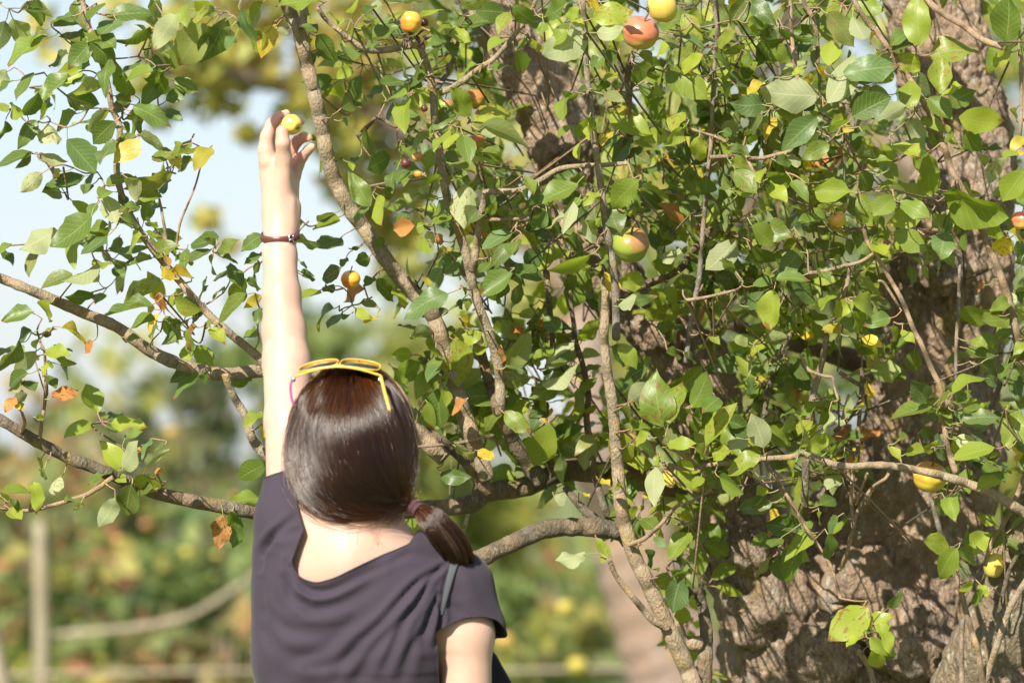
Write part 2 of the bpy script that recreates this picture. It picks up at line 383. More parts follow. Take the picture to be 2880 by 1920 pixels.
rs = np.random.RandomState(11)
M_STEM = plain('bush_stem', (.16, .12, .08), .9)[0]
for (cx, ty, hw, d, pal, lab) in BUSH:
    d *= 1.35
    top = W(cx, ty, d); rx = mr(hw, d); base = Vector((top.x, top.y + .4, 0))
    b = thing('bush', lab, 'bush', base, 'bushes and shrubs behind the apple tree')
    lobes = []; h = top.z
    lobes.append(((top.x, top.y + .4, h * .60), (rx, rx * .7 + .25, h * .40)))
    lobes.append(((top.x + .2 * rx, top.y + .4, h * .26), (rx * 1.1, rx * .7 + .25, h * .30)))
    for k in range(4):
        a = rs.uniform(-.75, .75)
        r_ = rs.uniform(.30, .5) * rx
        lobes.append(((top.x + a * rx, top.y + rs.uniform(-.2, .5), h * rs.uniform(.55, .9) - r_ * .3), (r_, r_, r_ * .8)))
    foliage('foliage', lobes, .055 + .0016 * d, 1000, CM[pal], b, rs)
    bag = Bag()
    for k in range(5):
        a = rs.uniform(-.5, .5); p = np.array([base, base + Vector((a * rx * .5, rs.uniform(-.1, .1), h * .4)), base + Vector((a * rx, rs.uniform(-.2, .2), h * .8))])
        V, F, T = tube(catmull(p, 4), np.linspace(.022, .008, 9), 6); bag.add(V, list(map(tuple, F)) + T)
    bag.build('stem', M_STEM, b)

def bg_tree(name, label, trunk, limbs, blobs, pal, rs, bark, leaf=.045, per=1500):
    t = thing('background_tree', label, 'tree', (trunk[-1][0] * 0 + W(trunk[-1][0], trunk[-1][1], trunk[-1][2]).x, W(*trunk[-1][:3]).y, 0), 'trees behind the apple tree')
    if name == 'far': trunk = [(x, y, d * 1.28, r) for x, y, d, r in trunk]; limbs = [[(x, y, d * 1.28, r) for x, y, d, r in L] for L in limbs]; blobs = [(x, y, r, d * 1.28) for x, y, r, d in blobs]; t.location = (W(*trunk[-1][:3]).x, W(*trunk[-1][:3]).y, 0)
    P = [np.array([*W(x, y, d), mr(r, d)]) for x, y, d, r in trunk]; P.append(np.array([P[-1][0] + .03, P[-1][1], -.15, P[-1][3] * 1.25]))
    C = catmull(np.array(P), 8); V, F, T = tube(C[:, :3], C[:, 3] * (1 + .05 * np.sin(np.arange(len(C)) * 1.7)), 18)
    link('trunk', mesh('trunk', V, [tuple(f) for f in F] + T, bark), t)
    for L in limbs:
        P = catmull(np.array([[*W(x, y, d), mr(r, d)] for x, y, d, r in L]), 6)
        V, F, T = tube(P[:, :3], P[:, 3], 10); link('limb', mesh('limb', V, [tuple(f) for f in F] + T, bark), t)
    lobes = []
    for x, y, r, d in blobs:
        rr = mr(r, d); rr *= 1.3; lobes.append((tuple(W(x, y, d)), (rr, rr * 1.3, rr * .8)))
    foliage('crown', lobes, leaf, per, CM[pal], t, rs)
    return t
M_PBARK = bark_mat('pale_trunk_bark', (.42, .31, .24), (.22, .16, .12), (.55, .48, .42), .08, .7)
bg_tree('far', 'leaning background apple tree with pinkish trunk and yellow green crown', 
  [(1560, 620, 12.2, 48), (1640, 950, 12.1, 62), (1680, 1250, 12, 74), (1735, 1420, 12, 88), (1790, 1560, 12, 118), (1850, 1750, 12, 128), (1910, 1900, 12, 150), (1930, 2100, 12, 175)],
  [[(1610, 850, 12.1, 45), (1400, 560, 12, 36), (1150, 380, 11.8, 30), (860, 260, 11.6, 28), (620, 205, 11.4, 24), (470, 190, 11.3, 20), (380, 150, 11.2, 15)],
   [(1560, 620, 12.2, 46), (1480, 200, 12.2, 38), (1500, -250, 12.3, 28)], [(1740, 1480, 12, 70), (1640, 1300, 11.8, 45), (1500, 1150, 11.7, 30)],
   [(860, 260, 11.6, 20), (780, 340, 11.6, 12), (730, 390, 11.6, 6)]],
  [(400, 240, 55, 11.2), (470, 100, 80, 11.3), (590, 120, 90, 11.4), (700, 170, 95, 11.5), (690, 250, 70, 11.5), (800, 190, 85, 11.6), (905, 250, 100, 11.7), (640, 300, 50, 11.5),
   (1010, 190, 100, 11.8), (960, 360, 75, 11.7), (1080, 330, 100, 11.9), (1110, 560, 75, 12), (1060, 640, 45, 12), (1150, 730, 90, 12), (1240, 450, 90, 12), (940, 60, 100, 11.8), (780, 30, 80, 11.6),
   (1420, 350, 160, 12.1), (1500, 820, 110, 12.2), (1350, 640, 90, 12.1), (1700, 550, 150, 12.3), (1600, 100, 170, 12.2), (1300, 60, 160, 12.2), (600, -60, 120, 11.5), (1000, -150, 200, 11.9),
   (160, 130, 45, 11.5), (120, 60, 40, 11.5), (330, 20, 50, 11.5), (580, 620, 32, 11.8), (650, 700, 28, 11.8), (850, 500, 26, 11.9), (700, 380, 20, 11.8), (420, 800, 30, 13),
   (520, 190, 90, 11.4), (640, 230, 75, 11.5), (760, 120, 90, 11.6), (860, 330, 70, 11.6), (980, 260, 110, 11.8), (1030, 450, 90, 11.9), (850, 90, 90, 11.7), (460, 330, 30, 11.3), (560, 260, 80, 11.4), (700, 60, 100, 11.5), (840, 240, 100, 11.6), (930, 130, 90, 11.7), (740, 330, 60, 11.6), (1060, 80, 90, 11.9), (1000, 560, 50, 12), (930, 420, 50, 12), (1140, 640, 60, 12), (950, 520, 40, 12)], 'gold', rs, M_PBARK, .046, 6000)
bg_tree('t', 'dark upright background tree with green crown behind the right side of the apple tree',
  [(2215, -200, 8.6, 24), (2222, 60, 8.6, 30), (2205, 300, 8.6, 34), (2190, 600, 8.6, 38), (2180, 1000, 8.6, 44), (2180, 1500, 8.6, 50), (2190, 2100, 8.6, 56), (2190, 2800, 8.6, 70)],
  [[(2205, 300, 8.6, 20), (2080, 150, 8.7, 13), (1960, 60, 8.8, 9)], [(2200, 450, 8.6, 22), (2050, 640, 8.6, 16), (1880, 560, 8.6, 12)], [(2190, 620, 8.6, 24), (2400, 400, 8.8, 16), (2500, 100, 8.9, 10)]],
  [(1850, 330, 120, 9), (1980, 480, 140, 9.2), (2120, 560, 120, 9), (1900, 760, 120, 9.1), (2100, 860, 150, 9.2), (2300, 700, 150, 9.3), (2350, 420, 150, 9.4), (2280, 200, 90, 9.4), (2000, 1080, 110, 9.2), (2270, 1000, 130, 9.3),
   (1880, 1250, 90, 9.2), (2250, 1250, 90, 9.3), (1850, -60, 130, 9.2), (2150, -200, 160, 9), (2450, -150, 170, 9.2)], 'green', rs, bark_mat('dark_trunk_bark', (.075, .085, .05), (.05, .055, .035), (.16, .18, .12), .06), .030, 4200)
bg_tree('far', 'tall broad background tree filling the sky behind the thick apple trunk',
  [(2600, 200, 17, 40), (2620, 600, 17, 60), (2640, 1100, 17, 70), (2650, 1700, 17, 80), (2650, 2300, 17, 90)], [[(2610, 500, 17, 40), (2300, 250, 17, 28), (2000, 60, 17, 18)], [(2610, 650, 17, 40), (2850, 300, 17, 28)]],
  [(1330, 60, 150, 17), (1300, 300, 120, 17), (1480, 420, 150, 17.2), (1560, 120, 190, 17), (1830, 260, 190, 17.2), (1760, 520, 190, 17), (2130, 240, 190, 17.4), (2060, 480, 200, 17), (2380, 120, 190, 17.3), (2400, 420, 200, 17.3), (2680, 150, 210, 17.5), (2850, 350, 200, 17.5), (2900, 80, 150, 17.5),
   (1900, 20, 70, 17), (2650, 480, 200, 17.5), (1250, 560, 90, 17), (1420, 700, 130, 17), (1700, 800, 200, 17.2), (2100, 780, 230, 17.2), (2500, 760, 230, 17.2), (1150, 130, 70, 17)], 'yg', rs, M_PBARK, .062, 2200)
# fence behind the bushes' front: posts and rails
M_WOOD, nt, bs = newmat('weathered_wood'); oc = objc(nt)
mp = nt.nodes.new('ShaderNodeMapping'); mp.inputs['Scale'].default_value = (30, 30, 3); nt.links.new(oc, mp.inputs[0])
nz = tex(nt, 'ShaderNodeTexNoise', 2, 5, mp.outputs[0]).outputs[0]
nt.links.new(ramp(nt, nz, [(.35, (.17, .14, .09)), (.6, (.29, .25, .17))]), bs.inputs['Base Color']); bs.inputs['Roughness'].default_value = .85
def log(P, name, parent, nr=12):
    P = [(x, y if y < 3000 else 1275 + 1.55 * FPX / (d * 1.3), d * 1.3, r) for x, y, d, r in P]; C = catmull(np.array([[*W(x, y, d), mr(r, d)] for x, y, d, r in P]), 5)
    V, F, T = tube(C[:, :3], C[:, 3] * (1 + .03 * np.sin(np.arange(len(C)) * 2.1)), nr); link(name, mesh(name, V, [tuple(f) for f in F] + T, M_WOOD), parent)
fe = thing('wooden_fence', 'weathered wooden fence of round posts and thin rails at the lower left', 'fence', (W(118, 1900, 16.4).x, W(118, 1900, 16.4).y, 0))
def ground_y(d): return 9999
log([(112, 1470, 12.6, 17), (116, 1700, 12.6, 21), (120, ground_y(12.6), 12.6, 23)], 'post', fe)
log([(150, 1785, 12.62, 10), (350, 1768, 12.5, 10), (520, 1735, 12.45, 10), (640, 1668, 12.4, 9), (800, 1560, 12.3, 8)], 'rail', fe)
log([(-60, 1900, 12.6, 6), (700, 1885, 12.5, 6), (1300, 1888, 12.4, 6), (1700, 1880, 12.3, 6), (2300, 1880, 12.2, 6)], 'rail', fe)
log([(2302, 1700, 12.2, 22), (2302, ground_y(12.2), 12.2, 24)], 'post', fe)
log([(-70, 1650, 9.2, 26), (-25, 1800, 9.2, 28), (60, 2100, 9.2, 30), (380, ground_y(9.2), 9.2, 32)], 'brace', fe)
# yellow and red fruit in the bushes, each a ball of bokeh in the photograph
def fruit_mat(name, a, b, rough=.32):
    m, nt, bs = newmat(name); oc = objc(nt); n1 = tex(nt, 'ShaderNodeTexNoise', 9, 3, oc).outputs[0]
    nt.links.new(ramp(nt, n1, [(.35, a), (.65, b)]), bs.inputs['Base Color']); bs.inputs['Roughness'].default_value = rough; return m
def apple_mesh(name, r, mat, squash=.92, seed=0):
    n, k = 20, 24; V = []; rs_ = np.random.RandomState(seed); ph = rs_.uniform(0, 6)
    for i in range(n + 1):
        t = math.pi * i / n
        for j in range(k):
            a = 2 * math.pi * j / k
            rr = r * (math.sin(t) ** .93) * (1 + .028 * math.cos(5 * a + ph) * (.5 + .5 * math.cos(t)) ** 0 * (1 if t > 1.6 else .4)) * (1 + .03 * math.cos(a + ph))
            z = r * squash * math.cos(t)
            dt = math.exp(-(math.sin(t) / .34) ** 2)
            z -= r * .26 * dt * (1 if t < 1.57 else -.62)
            V.append((rr * math.cos(a) * (1.04 if t < 1.7 else .97), rr * math.sin(a) * (1.04 if t < 1.7 else .97), z))
    F = [(i * k + j, i * k + (j + 1) % k, (i + 1) * k + (j + 1) % k, (i + 1) * k + j) for i in range(n) for j in range(k)]
    return mesh(name, V, [f[::-1] for f in F], mat)
M_YF = fruit_mat('far_yellow_fruit', (.50, .34, .04), (.42, .36, .06)); M_OF = fruit_mat('far_orange_fruit', (.45, .24, .05), (.42, .28, .06)); M_RF = fruit_mat('far_red_fruit', (.34, .09, .05), (.30, .15, .06))
FAR = [(1590, 1708, 11.9, .030, M_YF, 'bright yellow fruit left of the pinkish background trunk, seen right of the sleeve'),
 (1420, 1800, 12.2, .034, M_OF, 'orange yellow blurred fruit low down beside the black bag'),
 (1625, 1870, 11.8, .032, M_YF, 'pale yellow blurred fruit lowest beside the background trunk'),
 (482, 1215, 12.4, .022, M_OF, 'orange fruit in the dark olive bush at the left'),
 (412, 1475, 13.0, .022, M_RF, 'red blurred fruit in the low bush at the left'),
 (335, 1520, 13.0, .020, M_OF, 'amber fruit just left of and below the red one'),
 (525, 1552, 12.8, .020, M_YF, 'yellow fruit below the hanging orange leaf'),
 (610, 1560, 12.8, .015, M_YF, 'smaller yellow fruit nearest the shirt'),
 (660, 1400, 13.1, .020, M_RF, 'dull red fruit close to the left shoulder')]
for x, y, d, r, m, lab in FAR:
    d *= 1.35; r *= 1.1
    o = link('fruit', apple_mesh('fruit', r, m), label=lab, category='fruit', group='blurred fruit in the bushes'); o.location = W(x, y, d)
# ------------------------------------------------------------------ the old apple tree
TREE = thing('apple_tree', 'old gnarled apple tree with lichened trunk, long low boughs and yellowing green leaves', 'tree', (W(2500, 1900, 6.75).x, W(2500, 1900, 6.75).y, 0))
def gnarl(P3, R3, nr, amp, f, mat, name, step=None):
    """thick knobbly limb: swept tube whose surface is pushed in and out by layered noise"""
    C = catmull(np.column_stack([P3, R3]), 64 if nr > 100 else 30); V, F, T = tube(C[:, :3], C[:, 3], nr); F = F.astype(int)
    c = C[:, :3]; body = len(c) * nr
    out = V.copy()
    for i in range(body):
        ax = c[i // nr]; d = V[i] - ax; r = np.linalg.norm(d) + 1e-9; v = Vector(V[i])
        n1 = noise.noise(v * f); n2 = noise.noise(v * f * 3.1 + Vector((5, 2, 1))); n3 = abs(noise.noise(Vector((v.x * 26, v.y * 26, v.z * 11)))); n4 = noise.noise(v * 75); vo = noise.voronoi(Vector((v.x * 42, v.y * 42, v.z * 26)))[0]; crk = min(1., (vo[1] - vo[0]) * 2.2); n5 = noise.noise(v * 140)
        out[i] = V[i] + d / r * (amp * (n1 * 1.7 + n2 * .8) - amp * .75 * n3 + amp * .22 * n4 + amp * .14 * n5 + amp * .42 * (crk - .6))
    return link(name, mesh(name, out, [tuple(q) for q in F] + T, mat), TREE)
def pxpath(L):
    return np.array([W(x, y, d) for x, y, r, d in L]), np.array([mr(r, d) for x, y, r, d in L])
gy = lambda d: 1275 + 1.5 * FPX / d
# main stem, leaning stem, and the grey lichened limb at the lower right corner
P3, R3 = pxpath([(2560, -420, 105, 6.85), (2610, -60, 125, 6.82), (2665, 200, 140, 6.8), (2700, 450, 150, 6.8), (2680, 700, 180, 6.8), (2640, 950, 185, 6.8), (2620, 1200, 205, 6.8),
  (2560, 1450, 250, 6.8), (2480, 1700, 360, 6.82), (2430, 2000, 440, 6.85), (2420, 2600, 330, 6.85), (2430, 3400, 330, 6.85), (2440, gy(6.85) + 250, 470, 6.85)])
gnarl(P3, R3, 240, .014, 6.5, M_TRUNK, 'trunk')
P3, R3 = pxpath([(1180, -420, 70, 6.75), (1320, -80, 78, 6.72), (1395, 70, 84, 6.7), (1480, 200, 105, 6.7), (1555, 320, 108, 6.7), (1595, 450, 104, 6.7), (1620, 600, 84, 6.7), (1670, 750, 82, 6.7),
  (1790, 880, 104, 6.7), (1920, 1010, 112, 6.7), (2000, 1180, 104, 6.7), (2035, 1400, 90, 6.7), (2080, 1560, 120, 6.7), (2200, 1750, 190, 6.72), (2330, 2000, 240, 6.76)])
gnarl(P3, R3, 170, .012, 8, M_TRUNK, 'limb')
P3, R3 = pxpath([(3120, 1050, 60, 6.42), (2990, 1330, 85, 6.42), (2905, 1560, 105, 6.42), (2840, 1780, 135, 6.45), (2740, 2020, 170, 6.55), (2640, 2250, 190, 6.65)])
o = gnarl(P3, R3, 90, .007, 12, M_LICH, 'limb'); o['label'] = 'grey white lichened limb'
P3, R3 = pxpath([(2000, 890, 24, 6.9), (2080, 918, 23, 6.9), (2170, 950, 22, 6.92), (2300, 985, 26, 6.94), (2470, 1040, 40, 6.95), (2600, 1120, 60, 6.9)])
gnarl(P3, R3, 20, .003, 14, M_LIMB, 'limb')
# burl lump beside the fork of the stems
def burl(c, r, d, seed):
    n, k = 26, 36; V = []; ctr = W(*c, d)
    for i in range(n + 1):
        for j in range(k):
            t = math.pi * i / n; a = 2 * math.pi * j / k; q = Vector((math.sin(t) * math.cos(a), math.sin(t) * math.sin(a), math.cos(t)))
            V.append(ctr + q * (mr(r, d) * (1 + .28 * noise.noise(q * 2 + Vector((seed, 0, 0))) + .14 * noise.noise(q * 7 + Vector((seed, 3, 0))))))
    F = [(i * k + j, (i + 1) * k + j, (i + 1) * k + (j + 1) % k, i * k + (j + 1) % k) for i in range(n) for j in range(k)]
    link('burl', mesh('burl', V, F, M_TRUNK), TREE)
burl((2150, 1690), 135, 6.66, 1); burl((2100, 1560), 60, 6.6, 4); burl((2430, 1640), 120, 6.68, 2); burl((2840, 1960), 120, 6.45, 7); burl((2330, 1840), 110, 6.62, 9); burl((2560, 1800), 120, 6.6, 12)
burl((2650, 1130), 80, 6.72, 15); burl((2750, 300), 80, 6.76, 21); burl((2640, 760), 70, 6.68, 25); burl((1560, 420), 60, 6.66, 28); burl((1840, 930), 60, 6.64, 31)

NODES = []        # (x, y, d, r) in photo pixels along every traced branch; leaves and twigs attach to these
# pts: x,y ; r0,r1 px ; d0,d1 ; material
BR_ = [
 ("-620,560 -420,640 -220,715 -60,762 0,782 120,830 240,882 330,920 420,985 500,1022 580,1045 640,1052 740,1042 850,1040 1000,1085 1120,1170 1250,1290", 9, 24, 6.14, 6.40, 'b'),
 ("745,1035 725,1002 640,932 565,862 510,796 460,738 408,672 362,596 340,540 328,470 337,361 315,306 306,250 290,190 262,110 238,30 222,-60", 12, 7, 6.24, 6.18, 'b'),
 ("470,745 467,676 456,600 448,560", 6, 3.5, 6.22, 6.22, 'b'),
 ("495,700 506,630 530,570 550,520 566,462 578,425", 4, 2, 6.22, 6.18, 's'),
 ("632,1050 655,1110 690,1170 708,1230 742,1275 800,1330", 10, 15, 6.25, 6.3, 'b'),
 ("-560,1000 -380,1050 -200,1095 -60,1150 0,1180 60,1215 120,1250 200,1290 270,1315 330,1342 440,1385 560,1412 720,1442 860,1490 1100,1585 1320,1575 1400,1545 1500,1500 1560,1484 1650,1482 1740,1492", 12, 27, 6.12, 6.45, 'm'),
 ("318,1342 250,1387 200,1405 140,1422 80,1435 -20,1428", 8, 4, 6.22, 6.2, 's'),
 ("112,1232 118,1180 127,1120 126,1000 115,965 104,930", 6, 3, 6.2, 6.18, 's'),
 ("60,1215 70,1190 62,1160", 5, 4, 6.2, 6.18, 's'),
 ("1100,1440 1140,1436 1200,1431 1322,1417 1371,1385 1475,1368 1537,1342 1598,1323 1678,1327 1790,1345 1930,1370", 22, 36, 6.45, 6.62, 'm'),
 ("1395,1130 1408,1168 1435,1220 1460,1266 1490,1310 1525,1355", 17, 24, 6.4, 6.48, 'm'),
 ("1130,1180 1170,1200 1250,1245 1310,1295 1345,1345 1375,1380", 13, 20, 6.38, 6.46, 'm'),
 ("1150,1258 1200,1254 1292,1245 1390,1223", 4, 5, 6.35, 6.42, 's'),
 ("785,-80 800,-10 822,50 840,90 858,160 880,250 902,340 914,410 922,450 945,515 985,590 1030,650 1085,730 1150,810 1208,870 1236,940 1268,1040 1310,1180 1372,1350", 19, 24, 6.24, 6.44, 'b'),
 ("866,-40 858,10 850,80", 9, 12, 6.25, 6.25, 'b'),
 ("893,20 912,50 945,80 985,112 1030,140 1060,143 1110,138 1160,128 1180,132", 6, 10, 6.2, 6.25, 'b'),
 ("1180,132 1194,165 1208,205 1218,265 1222,330 1232,400 1245,490 1262,575 1284,633 1308,705 1322,765 1340,840 1372,930 1402,1030 1408,1168", 10, 15, 6.25, 6.40, 'b'),
 ("1330,762 1340,690 1352,610 1362,560 1366,540", 11, 9, 6.32, 6.25, 'b'),
 ("1366,541 1400,538 1450,537 1490,524 1530,500 1578,474 1650,466 1700,464 1766,459", 9, 6, 6.25, 6.22, 'b'),
 ("1366,618 1440,617 1480,610", 6, 4, 6.28, 6.26, 's'),
 ("1240,262 1270,248 1310,222 1352,190 1390,165 1430,120 1470,70 1500,20 1520,-50", 9, 5, 6.28, 6.2, 'b'),
 ("1228,250 1255,210 1278,160 1290,110", 8, 6, 6.4, 6.45, 'm'),
 ("1005,385 1040,350 1063,330 1110,355 1145,350", 6, 5, 6.4, 6.4, 'm'),
 ("1642,-60 1640,0 1646,90 1648,170 1656,260 1665,330 1673,400 1684,480 1695,560 1705,640 1722,725 1732,840 1733,950", 7, 12, 6.16, 6.24, 'g'),
 ("1703,780 1703,860 1699,960 1710,1060 1722,1130 1730,1220 1738,1320 1748,1430 1781,1556 1818,1630 1850,1700 1880,1765 1940,1900 1990,2060", 11, 27, 6.3, 6.4, 'b'),
 ("1712,1570 1735,1622 1790,1690 1835,1742 1880,1768", 7, 11, 6.3, 6.36, 'b'),
 ("1925,1662 1965,1668 1985,1760 1985,1820 1975,1960", 12, 26, 6.4, 6.42, 'm'),
 ("1905,1745 1920,1800 1965,1810", 14, 22, 6.38, 6.41, 'b'),
 ("1779,153 1764,214 1769,262 1767,330 1772,400", 9, 10, 6.3, 6.34, 'm'),
 ("1737,165 1752,195 1764,226", 6, 8, 6.3, 6.32, 'm'),
 ("2012,-60 2012,31 2016,90 2009,199 2005,260 2003,337 1998,420 1990,500 1984,572 1974,680 1966,786 1952,850 1938,940 1930,1020", 4.5, 8, 6.3, 6.36, 'g'),
 ("2000,640 1975,680 1940,712 1917,752 1870,780 1838,792 1790,810", 8, 12, 6.38, 6.45, 'm'),
 ("1995,443 2060,440 2130,446 2180,436 2225,424", 6, 5, 6.2, 6.22, 's'),
 ("2100,444 2118,480 2140,530", 5, 3, 6.2, 6.18, 's'),
 ("1930,358 1970,372 2010,384 2055,405", 4, 3, 6.22, 6.2, 's'),
 ("2222,-60 2223,15 2229,122 2238,196 2245,230", 5, 6, 6.22, 6.24, 's'),
 ("2250,-60 2262,10 2285,50 2298,110 2300,190", 7, 6, 6.3, 6.28, 'm'),
 ("2385,-60 2402,0 2430,50 2480,110 2530,180 2552,212 2600,290 2650,400 2675,475 2694,510 2730,580 2755,630 2786,703 2812,770 2832,830 2855,920 2870,1020", 7, 12, 6.24, 6.36, 's'),
 ("2585,-50 2614,6 2655,40 2706,70 2760,110 2822,135", 10, 9, 6.25, 6.2, 's'),
 ("2868,150 2872,214 2872,330 2866,400", 5, 6, 6.25, 6.25, 's'),
 ("2410,540 2425,620 2440,680 2467,722 2504,786 2538,847 2571,930 2590,965 2620,1037 2645,1092 2654,1174 2664,1251 2688,1330", 5, 9, 6.2, 6.3, 's'),
 ("2470,790 2485,795 2510,832 2528,862", 4, 4, 6.2, 6.22, 's'),
 ("2700,725 2698,790 2696,870 2690,950 2688,1070", 5, 5, 6.3, 6.32, 'g'),
 ("2276,768 2310,764 2368,750 2420,736 2455,714", 6, 5, 6.22, 6.2, 's'),
 ("1932,844 1975,838 2020,828 2070,816", 5, 4, 6.24, 6.22, 's'),
 ("2391,755 2382,800 2367,842", 6, 6, 6.24, 6.26, 's'),
 ("2262,840 2248,900 2206,969 2181,1043 2160,1100 2150,1170", 8, 8, 6.4, 6.4, 'm'),
 ("2325,940 2318,990 2307,1036 2285,1119 2270,1200", 9, 9, 6.34, 6.36, 'g'),
 ("2252,998 2270,1035 2290,1048 2320,1058 2342,1062 2348,1092 2358,1125", 5, 4, 6.24, 6.24, 's'),
 ("2360,1046 2400,1072 2425,1090 2418,1130 2390,1172 2350,1212", 6, 7, 6.38, 6.36, 'm'),
 ("2425,1040 2423,1090 2415,1200 2412,1300", 6, 6, 6.38, 6.36, 'm'),
 ("1986,1308 2040,1302 2100,1296 2160,1289 2220,1285 2258,1276 2300,1290 2350,1306 2400,1311 2440,1308 2500,1309 2560,1318 2620,1330 2680,1346 2740,1366 2800,1392 2850,1422 2930,1470", 6, 15, 6.2, 6.24, 'b'),
 ("1866,1302 1910,1315 1950,1318 1988,1306", 7, 6, 6.2, 6.2, 's'),
 ("1872,1254 1900,1268 1940,1290 1962,1312", 4, 5, 6.18, 6.2, 's'),
 ("2003,1376 1975,1392 1940,1412 1905,1422 1870,1460 1850,1482 1810,1515 1768,1532", 4, 7, 6.25, 6.34, 's'),
 ("2266,1290 2266,1340 2263,1400 2270,1460", 11, 10, 6.32, 6.36, 'm'),
 ("2160,1308 2200,1372 2230,1420 2258,1470 2292,1520 2334,1587 2352,1640 2364,1682", 5, 5, 6.25, 6.3, 's'),
 ("2500,1330 2489,1346 2452,1373 2415,1431 2398,1490 2380,1560 2358,1602", 5, 6, 6.28, 6.35, 's'),
 ("2398,1318 2394,1400 2399,1488", 5, 5, 6.26, 6.28, 's'),
 ("2688,1600 2697,1639 2718,1722 2738,1790 2752,1838 2770,1960", 8, 9, 6.26, 6.3, 's'),
 ("2708,1740 2704,1820 2706,1960", 7, 8, 6.28, 6.3, 'g'),
 ("2905,1600 2875,1650 2845,1700 2815,1780 2790,1855 2755,1960", 9, 10, 6.28, 6.3, 'b'),
 ("2900,1290 2862,1390 2820,1478 2790,1525 2770,1590", 8, 6, 6.26, 6.3, 's'),
 ("2620,1400 2640,1480 2662,1540 2690,1605", 7, 8, 6.26, 6.27, 'g'),
 ("2416,1830 2448,1885 2462,1960", 8, 9, 6.3, 6.32, 's'),
 ("2440,1330 2420,1380 2408,1420", 4, 4, 6.3, 6.3, 's'),
 ("2810,1720 2840,1600 2900,1500", 7, 5, 6.3, 6.3, 'm'),
 ("1600,770 1604,840 1612,900 1620,960 1640,1030 1655,1110 1650,1180 1668,1300 1690,1400 1720,1470 1760,1530", 6, 12, 6.5, 6.5, 'm'),
 ("1536,760 1545,860 1552,940 1556,1000", 9, 8, 6.45, 6.45, 'm'),
 ("1340,930 1356,1000 1372,1060 1395,1130", 12, 16, 6.42, 6.42, 'm'),
 ("1740,620 1830,568 1900,541 1960,512", 14, 9, 6.9, 6.9, 'm'),
 ("1500,1090 1520,1190 1545,1290 1560,1340", 7, 12, 6.42, 6.5, 'm'),
 ("1690,1470 1640,1430 1590,1370", 14, 10, 6.45, 6.48, 'm'),
]
MATK = {'b': M_BRANCH, 'm': M_LIMB, 's': M_SHOOT, 'g': M_GREY}
for pts, r0, r1, d0, d1, mk in BR_:
    XY = np.array([[float(a) for a in p.split(',')] for p in pts.split()]); n = len(XY)
    s = np.r_[0, np.cumsum(np.linalg.norm(np.diff(XY, axis=0), axis=1))]; s /= s[-1]
    Q = np.column_stack([XY, r0 + (r1 - r0) * s, d0 + (d1 - d0) * s]); Q = catmull(Q, 9)
    k = len(Q); jit = np.array([noise.noise(Vector((q[0] * .02, q[1] * .02, 5.))) for q in Q]); kn = np.array([noise.noise(Vector((q[0] * .045, q[1] * .045, 1.))) for q in Q])
    Q[:, 3] += .015 * jit; Q[:, 2] *= 1 + .11 * kn
    # bud scars: small swellings along the wood
    L = np.cumsum(np.r_[0, np.hypot(np.diff(Q[:, 0]), np.diff(Q[:, 1]))]); Q[:, 2] *= 1 + .06 * np.exp(-(((L + 30 * np.sin(L * .013)) % 97 - 37) / 5.) ** 2)
    P3 = np.array([W(x, y, d) for x, y, r, d in Q]); R3 = np.array([mr(r, d) for x, y, r, d in Q])
    nr = 20 if r1 > 14 else 12
    V, F, T = tube(P3, R3, nr)
    link('branch', mesh('branch', V, [tuple(f) for f in F] + T, MATK[mk]), TREE)
    for i in range(0, k, 3): NODES.append((Q[i, 0], Q[i, 1], Q[i, 3], Q[i, 2]))

